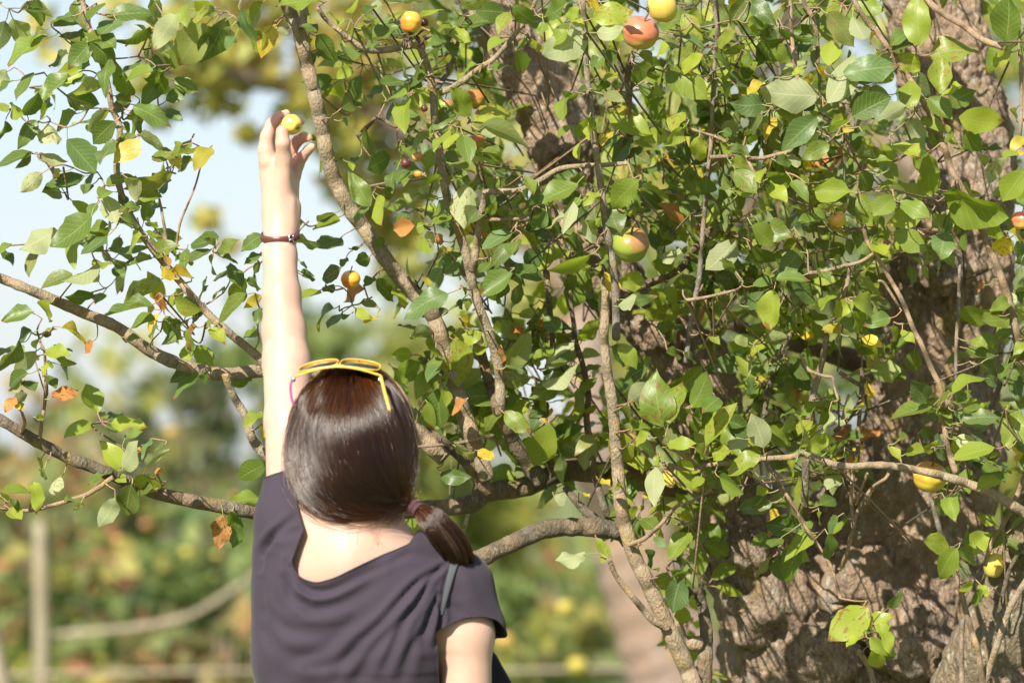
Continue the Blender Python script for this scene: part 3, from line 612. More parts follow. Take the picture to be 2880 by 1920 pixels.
# leaves traced from the photograph: tile origin, then "x0 y0 x1 y1 width kind" in tile units (1568 units = 480 px)
TILES = {
(0, 0): """990 160 1340 60 .4 D;420 330 80 550 .25 G;620 490 450 620 .35 T;380 260 220 370 .2 G;650 150 450 180 .25 D;350 0 350 230 .6 G;700 180 510 260 .6 D;700 0 780 280 .7 D;940 40 830 200 .5 G;1080 180 950 340 .6 T;1370 250 1090 500 .25 D;
830 390 1060 560 .9 D;830 400 640 600 .7 D;1300 560 1120 690 .25 T;1400 650 1120 680 .35 G;640 700 390 930 .3 D;800 710 690 770 .3 D;300 670 120 900 .2 G;60 650 0 800 .7 P;110 740 0 820 .3 D;230 1060 340 880 .6 D;100 960 240 1060 .5 L;0 950 80 1030 .6 L;
50 1120 0 1280 .5 D;330 1110 170 1290 .7 D;430 1140 570 1290 .6 P;330 1190 420 1290 .5 P;620 1290 860 1560 .8 T;620 880 860 1000 .9 D;700 1040 560 1170 .5 G;930 800 720 880 .4 L;1000 1010 810 1130 .4 G;1060 880 1170 950 .8 D;1050 1120 830 1320 .7 D;
1230 980 1540 1090 .45 D;1200 1040 1320 1200 .5 G;1290 1240 1510 1320 .5 D;1280 1290 1080 1500 .55 Y;350 1430 500 1520 .5 P;300 1400 0 1490 .2 D;280 1400 220 1530 .4 D;1060 1300 900 1480 .3 T;1560 1400 1400 1550 .4 L;1400 1450 1560 1400 .5 G;820 380 1000 300 .6 G;
780 250 720 480 .6 D;900 300 1060 420 .7 G;700 500 860 620 .6 T;560 330 720 430 .6 G;1010 560 900 760 .4 D;240 80 400 120 .5 D;1130 1130 1210 1220 .5 D;1080 1290 1200 1230 .4 G""",
(480, 0): """320 230 30 580 .8 P;60 150 -150 400 .85 P;510 180 340 580 .5 D;540 260 480 440 .8 P;640 80 680 370 .3 T;840 20 750 260 .45 L;960 230 860 490 .7 Y;860 300 750 470 .7 L;380 60 230 0 .6 L;1370 0 990 20 .3 G;1220 10 1345 155 .5 L;1200 240 1310 330 .5 D;
1300 360 1240 420 .7 Y;1340 330 1500 520 .6 G;1370 460 1280 540 .5 D;1430 130 1568 170 .3 L;1080 290 980 270 .5 P;1500 1450 1300 1560 .45 L;1310 1230 1420 1370 .5 G;100 1330 0 1430 .6 L;270 1390 0 1420 .2 G;0 1450 120 1550 .6 Y;370 1360 210 1530 .6 Y;200 1470 60 1560 .5 D;
400 100 200 130 .5 P;300 60 100 200 .6 P;600 330 500 440 .4 T;380 250 330 420 .5 G;120 60 90 200 .5 L;240 90 400 110 .5 P""",
(0, 480): """380 20 210 200 .9 P;770 50 440 190 .35 D;560 0 480 60 .7 Y;510 540 220 750 .5 P;340 730 240 890 .45 P;100 670 0 700 .3 G;0 710 130 790 .25 D;850 410 540 740 .38 G;990 500 760 560 .4 G;990 540 750 650 .25 G;980 600 800 780 .38 T;760 600 590 750 .15 L;
960 230 1080 490 .6 P;880 300 820 400 .7 D;1110 190 1160 300 .6 D;1130 430 1310 440 .7 D;1300 600 1130 680 .6 L;1280 330 1140 310 .5 D;1560 20 1250 250 .4 P;1480 230 1260 260 .5 G;1480 330 1370 310 .6 D;1400 20 1560 40 .5 L;900 860 640 1090 .38 P;660 950 390 1030 .4 D;860 1140 690 1200 .5 D;
1470 1010 1070 1140 .38 G;1400 1230 1000 1310 .18 D;1420 1360 1160 1390 .45 G;1450 1440 1320 1480 .5 T;1160 1540 1270 1540 .6 D;460 1210 340 1400 .75 L;310 1300 40 1360 .45 D;290 1480 60 1560 .45 D;470 1490 390 1520 .7 D;580 1440 770 1540 .35 Y;1400 760 1560 680 .7 G;1390 800 1200 890 .15 G;
1480 900 1560 1000 .6 Y;840 130 770 230 .6 G;980 120 1100 60 .6 G;1100 40 1240 90 .6 G;1170 60 1280 190 .6 P;850 20 830 200 .4 T;920 250 1060 120 .6 G;1420 1160 1520 1240 .7 O;1520 780 1560 860 .6 O""",
(480, 480): """440 620 210 700 .5 D;330 720 200 850 .6 T;400 780 310 920 .5 G;430 760 540 640 .45 G;480 800 600 830 .35 D;840 590 640 700 .5 D;830 760 710 800 .35 D;830 850 690 950 .5 D;540 860 650 1000 .6 D;530 940 400 980 .35 D;200 820 80 860 .5 G;680 1000 500 1210 .55 L;700 1000 830 1060 .5 D;
690 1130 420 1370 .3 G;200 980 0 950 .35 Y;500 1090 370 1120 .2 G;40 1190 230 1300 .65 L;0 1400 90 1520 .5 D;240 1430 70 1568 .4 O;380 1400 280 1440 .6 L;830 1150 740 1230 .75 Y;810 1260 780 1370 .5 D;810 1500 640 1540 .5 G;1160 460 1230 540 .7 G;1180 660 1390 670 .38 D;1490 390 1340 470 .35 D;
1330 530 1560 510 .35 L;1560 620 1380 740 .6 T;1190 850 1260 870 .6 T;1200 940 1330 940 .4 D;1400 1000 1560 880 .55 D;1360 1100 1220 1180 .5 L;1490 1260 1280 1380 .35 D;1560 1320 1420 1430 .35 D;1500 1050 1390 1110 .6 D;1210 960 1330 1000 .5 T;300 1110 340 1060 .5 D;120 780 30 830 .6 G;
150 720 90 860 .5 D;360 1450 480 1530 .6 L;420 700 330 620 .4 G""",
(0, 960): """180 0 0 280 .38 P;320 90 120 220 .55 P;250 290 20 400 .45 D;210 370 320 470 .6 D;200 370 80 460 .5 P;210 500 50 490 .4 O;150 520 60 620 .6 O;150 560 220 620 .7 Y;430 80 620 130 .65 L;530 160 630 220 .6 G;560 210 650 320 .35 D;430 310 530 400 .55 D;480 510 680 440 .6 O;430 200 380 270 .5 L;460 190 480 250 .5 L;
330 700 390 720 .7 L;250 480 190 590 .5 D;380 1080 330 1280 .4 L;400 1180 370 1280 .5 G;300 1300 390 1470 .55 L;550 1240 490 1380 .65 P;260 1370 60 1370 .4 L;0 1380 80 1480 .6 L;100 1440 180 1520 .5 D;1120 1190 970 930 .75 L;1130 1170 1250 960 .6 P;1030 1180 820 1280 .22 D;1210 1310 1130 1560 .8 D;1060 1450 960 1650 .8 P;
1480 1270 1230 1330 .6 L;1400 1350 1240 1400 .5 D;1050 1240 1160 1270 .5 L;1200 1100 1340 1100 .5 D;1350 1160 1530 1020 .3 P;1490 1180 1568 1200 .6 G;1420 1200 1480 1160 .6 O;850 0 770 80 .7 O;740 1440 600 1450 .3 D;750 1480 690 1550 .5 P;1150 880 1240 800 .3 G;1390 900 1280 980 .2 T;1520 950 1440 1000 .2 T;1260 980 1330 1010 .5 O;
90 1540 170 1660 .9 L;2120 1560 2080 1690 .5 D;2060 1600 2000 1860 .6 O;2200 1650 2160 1880 .5 D;2030 1570 2090 1580 .7 Y;2440 1120 2170 1290 .6 G;2380 1440 2100 1460 .35 L;1870 230 1600 340 .4 D;1850 300 1600 480 .22 D;1900 290 1880 380 .6 D;2300 320 2130 420 .45 D;2400 650 2250 700 .5 L;2440 780 2400 900 .5 Y""",
(960, 0): """520 260 260 330 .35 G;740 160 940 50 .28 L;300 60 200 150 .5 D;0 990 200 900 .9 D;20 430 110 580 .5 D;560 530 530 720 .25 L;780 700 560 760 .5 D;720 740 640 830 .45 T;560 740 380 800 .5 D;600 860 340 870 .3 G;620 900 440 960 .35 D;380 840 240 860 .5 T;690 800 950 920 .35 L;640 870 760 930 .6 L;
610 910 490 1130 .35 L;560 1000 380 1100 .6 D;560 1040 700 1100 .6 D;1180 1060 1010 840 .65 L;1060 1020 860 1080 .5 G;980 1150 830 1250 .5 L;1000 1210 860 1370 .4 L;1050 1230 970 1370 .55 L;1230 1130 1568 960 .48 L;1300 1150 1720 1270 .38 L;1120 1240 1180 1460 .7 G;820 1240 600 1330 .35 G;590 1340 760 1300 .35 D;
1240 600 1020 650 .22 L;1200 690 1330 680 .75 T;1400 640 1560 520 .5 G;1300 570 1350 450 .4 G;1490 350 1350 420 .45 L;940 230 1190 370 .4 L;1000 250 860 280 .3 G;1000 330 820 360 .5 D;960 400 1040 480 .7 D;1070 230 1430 170 .35 G;1090 50 1380 20 .4 L;1240 100 1520 100 .8 D;1568 130 1430 230 .5 L;1290 1240 1440 1250 .45 P;
1300 1390 1430 1430 .45 G;1290 1480 1150 1500 .35 L;1250 1500 1310 1560 .4 Y;440 1440 250 1568 .6 D;550 1350 520 1480 .2 G;80 1480 110 1550 .7 L;150 1440 90 1500 .6 D;300 1430 240 1210 .35 D;0 1100 90 1130 .7 T;540 1500 440 1568 .4 G;600 1200 740 1150 .5 D;950 1420 1130 1500 .6 D;1040 1490 1200 1568 .5 L;720 600 680 700 .4 D;
830 300 980 420 .6 D;900 450 860 600 .4 D;360 380 230 420 .3 D;180 260 300 380 .4 G""",
(1440, 0): """10 60 200 230 .8 G;320 150 530 60 .65 G;500 170 600 80 .7 L;560 190 660 220 .55 L;680 320 290 570 .72 P;520 290 320 450 .4 L;780 300 1040 310 .55 P;750 170 1110 60 .5 L;910 20 1070 0 .7 D;700 0 860 80 .6 Y;1360 220 1568 160 .65 G;1350 350 1568 400 .3 P;1170 500 1390 620 .4 L;1140 590 1320 740 .8 T;1120 640 1070 800 .5 G;
910 470 710 560 .45 D;960 480 850 640 .6 D;720 600 800 520 .6 T;1440 650 1568 850 .6 L;900 1050 1260 1220 .52 L;1200 1270 1430 1210 .62 L;920 1220 810 1320 .45 Y;980 1260 820 1380 .5 T;1100 1270 960 1480 .55 T;1070 1390 1240 1500 .85 D;1160 1380 1260 1430 .6 O;940 990 1060 1030 .75 Y;480 900 440 1100 .5 L;600 880 490 900 .35 G;
690 820 540 870 .45 D;690 1080 590 1280 .6 G;540 1150 440 1230 .4 G;700 1150 720 1270 .4 L;780 1090 690 1140 .7 T;610 1320 590 1450 .4 L;1320 1500 1568 1480 .5 Y;1568 1040 1460 1200 .6 L;1568 1180 1430 1360 .55 L;1440 1400 1568 1380 .6 G;1350 1430 1280 1400 .6 D;40 470 90 650 .6 G;150 370 0 420 .5 L;300 210 250 330 .6 G;160 370 240 440 .6 L;
820 740 960 700 .35 L;840 750 780 940 .4 G;850 850 1000 860 .5 P;1500 440 1400 500 .5 G;1200 520 1330 510 .5 D;1180 780 1260 900 .6 G;1300 780 1400 860 .6 L;560 50 500 140 .6 D;1420 900 1330 1080 .5 G""",
(1920, 0): """590 0 420 190 .95 D;620 20 790 150 .8 D;600 190 750 220 .75 G;0 140 160 350 .72 L;0 340 150 360 .3 D;160 260 270 240 .8 D;330 420 460 300 .6 L;300 540 390 560 .6 L;290 520 500 560 .5 D;0 640 160 520 .55 L;40 640 130 650 .8 Y;0 690 220 880 .75 L;300 780 360 900 .55 P;360 760 450 890 .6 D;540 620 590 720 .8 D;590 480 650 620 .45 D;
1240 880 755 880 .58 P;1190 960 850 990 .22 T;740 960 510 980 .75 T;740 760 620 870 .5 Y;730 1060 580 1200 .55 T;840 1090 740 1200 .55 Y;860 1000 1060 1100 .5 L;1230 1080 950 1340 .68 T;1060 1000 1200 990 .7 D;1250 1180 1240 1420 .45 D;1340 1330 1100 1450 .8 G;1340 940 1600 560 .45 P;1568 780 1400 870 .5 T;1400 920 1540 830 .5 L;
1130 700 1250 820 .6 Y;1240 620 1320 740 .55 Y;1110 640 1020 700 .5 L;1340 120 1568 420 .55 P;1340 600 1380 340 .8 L;1230 350 1070 420 .55 D;1350 1150 1568 1130 .35 G;1480 1220 1568 1180 .6 Y;150 1260 130 1500 .6 L;330 1260 510 1400 .35 L;40 1140 0 1230 .6 L;450 1500 640 1560 .5 L;1000 1410 1080 1540 .6 P;860 1480 1010 1500 .7 D;370 1200 460 1230 .8 D;
1180 480 1250 600 .6 G;900 80 860 170 .5 D;880 260 1160 420 .2 T;600 1400 480 1320 .4 G""",
(2400, 0): """610 410 560 -20 .72 L;710 520 1060 380 .5 L;820 540 780 860 .8 L;610 640 400 480 .6 L;1400 380 1480 0 .75 G;1450 480 1240 580 .5 L;520 1000 520 690 .8 L;480 980 240 1090 .6 P;530 1090 580 1350 .6 P;620 1110 780 1140 .55 L;700 900 880 1110 .55 G;860 960 1110 820 .85 G;980 1080 1360 1180 .62 L;1020 1200 1170 1400 .6 G;900 1230 860 1310 .6 G;
820 870 990 840 .45 L;-80 680 340 570 .5 T;0 740 190 680 .5 T;0 160 100 420 .6 P;360 480 540 280 .6 D;150 310 210 400 .6 Y;210 490 270 540 .8 Y;360 1350 540 1480 .5 L;560 1440 800 1568 .6 L;240 1440 390 1568 .6 L;500 1330 660 1400 .6 D;1500 1400 1370 1460 .55 L;1568 1260 1470 1340 .8 Y;1568 1400 1500 1430 .6 Y;150 870 0 980 .6 D;320 870 130 850 .6 G;
0 1070 320 900 .6 D;700 1230 790 1340 .7 G;300 1200 220 1100 .6 T;100 1210 0 1280 .5 T;1500 1000 1440 1120 .6 G;500 300 330 400 .6 D""",
(960, 480): """260 320 100 50 .62 G;400 150 440 250 .75 D;490 0 410 120 .45 D;700 0 560 110 .35 G;620 0 500 60 .35 D;0 190 80 270 .5 D;220 320 150 470 .5 D;350 230 420 340 .6 D;330 250 380 470 .45 L;780 60 900 100 .7 L;940 160 1020 70 .6 L;1040 20 1160 70 .7 G;1130 130 1150 500 .75 P;1280 340 1150 500 .7 T;1430 230 1340 350 .75 T;880 250 690 270 .5 D;
1000 300 860 440 .65 G;990 400 860 500 .5 G;670 510 510 530 .95 O;780 480 700 570 .6 L;830 560 790 700 .6 P;940 650 850 600 .7 O;400 650 300 640 .9 D;260 800 130 850 .85 D;150 690 90 770 .6 D;50 800 0 870 .6 D;1100 760 930 930 .7 T;1110 960 940 900 .6 T;960 750 840 820 .2 G;780 970 790 1060 .6 Y;980 1130 600 1230 .42 T;980 1290 750 1340 .4 D;1100 1180 1110 1260 .5 D;
320 1000 480 1190 .5 D;500 1090 570 1240 .5 L;220 1060 320 1010 .5 D;200 1080 20 1180 .5 O;190 1200 310 1190 .35 G;130 1270 240 1320 .9 L;340 1340 220 1420 .4 Y;0 1320 110 1350 .6 D;630 1530 850 1500 .45 D;1080 1568 1280 1480 .6 L;1110 1400 1240 1430 .75 Y;1100 1340 1160 1380 .8 Y;1390 1450 1530 1440 .8 L;1568 560 1310 690 .38 T;1568 680 1350 830 .55 D;1568 950 1310 1130 .5 D;
1480 1000 1430 1200 .6 D;1380 830 1300 950 .6 D;1340 860 1430 1060 .5 D;1330 390 1420 340 .6 L;1310 560 1380 490 .6 L;1450 60 1510 160 .7 T;1140 1500 950 1560 .6 L;900 760 1000 730 .5 Y;1110 1080 1180 1140 .6 G""",
(1440, 480): """600 140 250 260 .38 G;790 200 660 250 .35 L;1160 90 880 330 .62 L;900 340 960 590 .95 T;640 270 410 390 .32 G;560 290 450 550 .3 P;440 390 400 570 .4 P;310 380 220 550 .9 T;280 350 320 420 .5 L;520 740 170 960 .4 L;720 770 400 960 .18 L;680 920 540 1270 .68 G;300 690 110 920 .65 T;240 650 100 590 .6 L;0 900 300 980 .45 D;490 640 680 740 .55 G;
740 660 640 450 .35 P;760 560 700 460 .5 L;860 940 960 1170 .38 Y;800 870 800 940 .7 L;980 1000 1190 1010 .85 L;1400 1080 1270 1250 .8 L;1400 1090 1568 1230 .6 L;1230 1290 1530 1330 .5 L;1480 890 1270 870 .5 L;1370 800 1560 790 .5 P;1560 840 1490 870 .5 P;1080 1190 1240 1200 .7 T;980 1230 1120 1150 .45 P;860 1130 730 1340 .3 L;1340 1400 1500 1520 .75 D;500 1520 700 1400 .5 P;
640 1560 770 1440 .45 L;190 1230 170 1330 .35 D;170 1370 240 1490 .7 D;300 1350 470 1480 .6 D;1400 40 1490 130 .6 G;1450 360 1568 200 .6 D;1160 160 1280 200 .25 D;1060 100 870 130 .35 D;1160 350 1060 380 .5 G;1430 500 1568 640 .75 T;1280 560 1400 680 .7 T;1170 470 1280 570 .5 G;540 600 680 700 .5 G;250 150 200 300 .5 D;120 60 200 160 .6 G;100 200 200 260 .6 D;60 640 0 800 .6 D""",
(1920, 480): """210 210 220 30 .85 T;710 110 690 -60 .7 L;480 0 690 190 .55 G;800 130 930 280 .7 L;790 60 1020 30 .6 G;560 240 470 110 .5 L;740 380 790 480 .4 P;700 250 740 380 .35 L;1530 200 1260 160 .68 L;1340 440 1090 480 .4 G;1480 570 1330 520 .5 Y;640 510 850 720 .55 L;640 690 880 930 .38 G;490 640 240 950 .68 P;230 700 150 790 .6 T;1090 740 910 920 .95 G;960 590 880 510 .6 G;740 920 820 980 .55 L;
880 1060 1040 1080 .6 L;840 1090 810 1430 .52 L;350 1100 240 1190 .5 L;0 1100 50 1250 .5 L;0 980 60 1090 .5 G;1010 1010 1200 1180 .6 D;860 1000 1090 940 .35 D;700 500 980 640 .6 D;1010 1250 920 1200 .6 G;1568 1200 1380 1320 .65 L;1400 1100 1280 1260 .5 L;1440 1390 1568 1470 .6 G;1100 1500 1210 1540 .6 Y;1290 1450 1420 1520 .6 Y;760 1490 870 1510 .7 P;250 1510 330 1568 .6 L;650 1050 800 1080 .6 D;600 1260 700 1130 .6 T;
1500 640 1568 770 .6 G;1390 800 1490 860 .6 G;510 600 660 600 .7 D;1000 100 1120 200 .6 G;1160 120 1080 60 .6 L;300 300 420 420 .5 D;60 450 180 560 .6 G;100 820 200 950 .6 D;480 930 380 860 .5 G;1180 640 1280 760 .6 D;1250 900 1340 1010 .6 D""",
(2400, 480): """700 240 670 -60 .75 L;830 200 1390 390 .42 L;880 260 1160 460 .42 L;900 400 1110 600 .45 L;710 420 890 560 .6 L;850 570 770 835 .7 T;650 270 420 110 .45 L;60 220 200 500 .6 G;380 240 210 410 .85 L;640 370 320 470 .6 L;440 290 640 360 .6 G;180 0 330 60 .6 P;250 130 350 110 .6 L;380 560 660 690 .68 L;220 470 380 530 .6 G;230 620 330 540 .6 L;0 590 190 760 .7 G;300 740 380 740 .6 L;160 660 310 750 .25 L;
1390 580 1230 530 .7 L;1400 580 1370 790 .75 Y;1440 560 1568 640 .5 Y;1510 650 1568 850 .5 G;1568 0 1390 270 .7 L;1490 1220 1400 1130 .9 P;1310 1320 960 1370 .4 L;1440 1200 1290 1300 .75 G;1420 1360 1180 1420 .6 G;1480 1440 1320 1540 .5 G;1500 1300 1568 1300 .6 L;0 1200 270 1290 .6 L;0 1300 80 1470 .7 L;340 1350 100 1400 .55 D;340 1440 420 1540 .6 L;440 1470 540 1530 .6 L;90 1530 230 1568 .6 Y;1080 1560 1200 1568 .6 G;
1000 550 1060 700 .5 D;100 400 160 520 .6 L;900 150 860 250 .6 T;60 0 170 180 .6 D;1200 1040 1130 1120 .25 O""",
(1200, 960): """270 -20 345 370 .7 L;520 20 440 140 .75 L;600 20 650 160 .45 Y;700 60 700 200 .5 O;740 210 980 0 .5 P;730 230 1000 130 .5 D;1000 180 1140 60 .45 L;1120 230 1360 0 .4 P;1150 200 1380 170 .28 D;1070 390 1450 290 .28 P;880 350 620 330 .55 P;840 520 330 460 .5 G;750 540 470 740 .45 G;960 570 560 700 .4 L;1070 270 1160 290 .6 D;1100 560 1000 740 .95 D;1220 400 980 500 .65 G;720 650 900 800 .9 G;1060 740 940 700 .9 O;
1080 740 1160 640 .45 Y;360 550 260 650 .5 O;100 440 130 800 .5 D;200 330 110 460 .5 L;1130 760 1030 1150 .58 L;1210 800 1130 930 .8 D;1250 880 1370 760 .5 D;1330 880 1150 980 .7 L;1500 860 1440 1170 .62 P;1540 330 1410 480 .35 G;1190 1030 1060 1110 .25 L;480 1000 620 1060 .6 Y;830 1150 740 1020 .25 L;820 1290 480 1120 .5 G;130 1230 320 1240 .75 D;1240 1260 1370 1340 .65 G;1200 1340 1020 1500 .3 T;1180 1420 1320 1480 .85 P;1440 1390 1480 1440 .6 Y;
180 900 290 930 .5 L;270 960 420 1080 .25 P;0 200 130 180 .6 G;130 210 0 320 .5 T;20 560 60 800 .4 G;80 60 120 200 .6 L;160 420 200 560 .5 L;1470 620 1360 690 .4 L;1568 600 1480 650 .5 L""",
(1680, 960): """200 30 350 210 .55 L;130 50 270 220 .45 D;480 390 330 570 .85 P;450 240 240 320 .65 D;600 770 500 340 .72 G;660 740 720 350 .5 G;870 600 1050 270 .55 G;1000 570 900 770 .8 G;1120 520 940 620 .6 D;850 600 860 770 .4 L;1000 950 1200 570 .28 L;880 850 1010 960 .6 L;150 810 300 1130 .72 L;0 1250 130 1050 .4 L;480 860 370 950 .5 L;650 950 810 890 .55 L;770 1000 860 940 .65 L;900 970 1040 1070 .65 L;780 1090 870 1150 .6 L;
1060 1040 1230 1010 .65 L;1370 890 1190 940 .45 P;1490 1040 1210 1140 .52 L;1430 1180 1270 1150 .6 L;1530 970 1450 670 .8 P;530 1160 500 1490 .45 P;560 1040 560 1130 .6 L;810 1300 590 1500 .42 P;680 1270 940 1220 .22 L;830 1370 1000 1390 .35 L;960 1240 860 1330 .55 L;960 1180 1080 1280 .6 D;1130 1250 1340 1370 .6 G;290 1240 290 1480 .72 D;180 1300 190 1420 .5 L;1540 1240 1440 1290 .5 P;1568 1390 1330 1460 .6 L;1600 1480 1310 1568 .7 T;
20 1260 90 1340 .6 Y;370 950 540 1000 .6 D;1500 210 1400 270 .6 T;1450 360 1530 350 .7 Y;1440 360 1370 500 .6 T;300 600 230 760 .6 G;640 640 560 830 .5 T;300 800 500 760 .5 G;20 880 100 960 .5 G;640 90 780 150 .5 D;800 120 920 200 .4 D;420 360 500 300 .5 L""",
(2160, 960): """380 670 120 790 .4 L;480 560 230 640 .3 G;470 570 720 580 .45 G;0 780 190 970 .7 L;450 760 320 950 .38 L;380 720 250 840 .45 L;350 970 570 900 .55 L;560 650 600 860 .4 P;750 490 690 700 .35 P;690 720 620 790 .7 P;250 1110 140 1270 .5 L;890 -30 1000 150 .5 L;1340 80 1350 290 .98 D;1450 550 1320 340 .9 T;1500 600 1140 640 .35 G;1280 1000 1430 1040 .75 L;1120 970 1200 1040 .6 L;1400 1000 1520 990 .5 L;1200 900 1280 870 .6 G;340 1500 290 1250 .3 L;
0 1500 240 1400 .5 G;480 1500 640 1420 .7 D;700 880 840 850 .45 D;850 540 920 500 .45 O;530 1250 650 1400 .7 P;780 1180 840 1040 .35 L;0 520 180 620 .5 D;300 960 380 700 .3 L;240 660 120 620 .4 G;480 760 560 640 .5 L;540 1010 640 960 .5 G;700 1010 760 1100 .5 D""",
(2400, 960): """920 460 1200 240 .28 L;900 480 740 530 .5 G;1010 720 1270 640 .45 T;1010 760 1230 800 .4 D;930 560 1030 540 .6 D;940 640 1000 720 .6 T;1060 60 1200 180 .7 D;1180 200 1330 290 .75 D;1280 0 1270 100 .5 L;940 880 1130 980 .7 P;1290 970 940 1050 .38 L;1400 970 1560 650 .62 L;1568 1000 1450 960 .6 Y;1500 1100 1540 1020 .6 Y;1340 1260 1150 1310 .55 L;1340 1150 1160 1230 .5 G;870 1430 960 1610 .85 G;620 800 780 940 .6 G;640 960 740 980 .7 G;1430 600 1350 510 .6 G;
1430 580 1530 620 .45 P;1568 80 1480 190 .6 D;1568 0 1490 80 .6 L;850 700 880 780 .6 L;750 1010 860 1080 .65 D;780 620 880 690 .65 G;1250 160 1330 60 .6 D;1200 340 1330 400 .6 D;1440 200 1330 330 .5 D;1080 460 1000 560 .5 G;1300 1180 1400 1300 .5 D;1500 900 1568 1040 .6 T;740 1450 860 1568 .6 G""",
(1680, 1440): """110 90 60 260 .65 L;0 250 110 360 .6 L;100 380 50 450 .7 L;270 0 220 80 .6 L;850 190 650 400 .52 L;530 220 620 280 .7 D;730 20 790 40 .7 L;440 350 510 490 .6 T;770 600 660 880 .72 T;780 720 900 860 .6 D;780 850 780 1010 .85 L;400 60 560 120 .5 G;560 540 500 480 .5 D;850 560 700 540 .4 G;-120 380 -370 470 .45 P""",
(2160, 1440): """910 880 600 1190 .88 L;890 1050 1140 960 .5 L;1020 1030 1150 1190 .5 L;940 1150 1060 1330 .55 L;960 1260 1040 1460 .8 L;1080 1340 1150 1150 .5 D;860 1150 740 1230 .35 L;1110 870 1230 810 .6 T;310 170 -20 100 .85 D;430 200 170 290 .5 L;310 330 90 590 .5 G;120 240 0 330 .6 D;490 0 420 90 .5 L;640 40 540 160 .6 T;700 60 640 200 .5 G;560 200 600 430 .5 D;880 1120 960 1050 .5 D;1080 1080 1140 1040 .4 L""",
(2400, 1440): """870 300 650 290 .8 L;950 330 740 590 .85 L;1230 190 1040 390 .85 L;1190 250 1390 230 .65 G;960 350 1090 480 .5 L;940 490 1090 580 .6 P;900 520 910 600 .5 P;1220 720 1110 830 .6 G;1100 650 1010 720 .6 L;1000 260 1120 160 .6 G;1170 660 1220 760 .6 L""",
}
LEAVES = []
rs = np.random.RandomState(5)
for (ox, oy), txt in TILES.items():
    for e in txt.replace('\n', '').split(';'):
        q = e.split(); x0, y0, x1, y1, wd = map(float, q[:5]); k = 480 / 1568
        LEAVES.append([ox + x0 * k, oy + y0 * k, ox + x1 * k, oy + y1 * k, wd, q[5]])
NA = np.array(NODES)
def nearest(x, y):
    d2 = (NA[:, 0] - x) ** 2 + (NA[:, 1] - y) ** 2; i = int(np.argmin(d2)); return i, math.sqrt(d2[i])
leaf_tf = []; order = []
for L in LEAVES:
    i, ds = nearest(L[0], L[1]); order.append((ds, L))
order.sort(key=lambda t: t[0])
pet = Bag(); twg = Bag()
def twig_between(a, b, r0, r1, bag, mi, sag=.1, n=4, nr=5):
    a = np.array(a, float); b = np.array(b, float); m = (a + b) / 2; L = np.linalg.norm(b - a)
    m = m + rs.normal(size=3) * L * sag * .5 + np.array([0, 0, -L * sag * .4])
    C = catmull(np.array([a, m, b]), n); V, F, T = tube(C, np.linspace(r0, r1, len(C)), nr); bag.add(V, [tuple(f) for f in F], mi, rs.rand())
EXTRA = []   # growing list of twig points
def attach(x, y, dj):
    """connects a leaf base to the nearest wood; returns its depth"""
    best, bi = 1e9, None
    if EXTRA:
        E = np.array(EXTRA); d2 = np.hypot(E[:, 0] - x, E[:, 1] - y); j = int(np.argmin(d2)); best, bi = d2[j], ('e', j)
    i, dn = nearest(x, y)
    if dn <= best * 1.15: best, bi = dn, ('n', i)
    src = NODES[bi[1]] if bi[0] == 'n' else EXTRA[bi[1]]
    return best, src
def place_leaf(x0, y0, x1, y1, wd, c, d, force=None):
    B = W(x0, y0, d); Tt = W(x1, y1, d); v = Tt - B; s = v.length
    s *= 1.10; v = v * 1.10; Ln = max(s * 1.03, min(rs.uniform(.042, .060), s * 1.45)); dep = math.sqrt(max(0, Ln * Ln - s * s)) * (1 if rs.rand() < .5 else -1)
    view = (B - CAM).normalized(); ax = (v + view * dep).normalized()
    n0 = -view; side = ax.cross(n0).normalized()
    ratio = min(1, wd * s * 1.1 / (.62 * Ln)); roll = math.acos(ratio) * .88 + rs.uniform(0, .15)
    up = Vector((-.25, -.3, 1))
    cand = [(Matrix.Rotation(q, 3, ax) @ n0) for q in (roll, -roll)]
    # tip the blade so that its upper face turns to the sky, as leaves hang
    cand.sort(key=lambda n: -n.dot(up)); n = cand[0] if rs.rand() < .78 else cand[1]
    if c == 'P': n = -n if rs.rand() < .8 else n
    elif n.dot(up) < -.35 and rs.rand() < .5: n = -n
    return leaf_matrix(B, ax, n, Ln), Ln
big = []
for ds, L in order:
    x0, y0, x1, y1, wd, c = L
    best, src = attach(x0, y0, 0)
    d = min(6.62, max(6.12, src[2] + rs.uniform(-.07, .03)))
    if x0 < 760 and y0 < 1700: d = min(max(d, 6.16), 6.34)
    if 480 < x0 < 700 and y0 < 200: d = 5.95            # the pale leaves hanging nearest the camera
    M, Ln = place_leaf(x0, y0, x1, y1, wd, c, d)
    # petiole first, then a twig to the wood when the wood is far
    B = W(x0, y0, d); S = W(src[0], src[1], src[2])
    ax = M.to_3x3().col[1].normalized(); gap = (S - B).length
    pl = min(.022, gap * .9)
    q = B - ax * pl * .5 + (S - B).normalized() * pl * .6 if gap > .004 else S
    twig_between(q, B + ax * .003, .0009, .0007, pet, 0, .15, 3)
    if gap > .012:
        twig_between(S, q, .0013 + .0004 * rs.rand(), .0010, twg, 0, .12)
    if best > 25:
        qp = PX(q); EXTRA.append((qp[0], qp[1], qp[2], 3))
        m = (S + q) / 2; mp_ = PX(m); EXTRA.append((mp_[0], mp_[1], mp_[2], 3))
    big.append((math.hypot(x1 - x0, y1 - y0) ** 2 * wd * (1.0 if 0 < x0 < 2880 else .3), M, c))
big.sort(key=lambda t: -t[0])
bag = LeafBag()
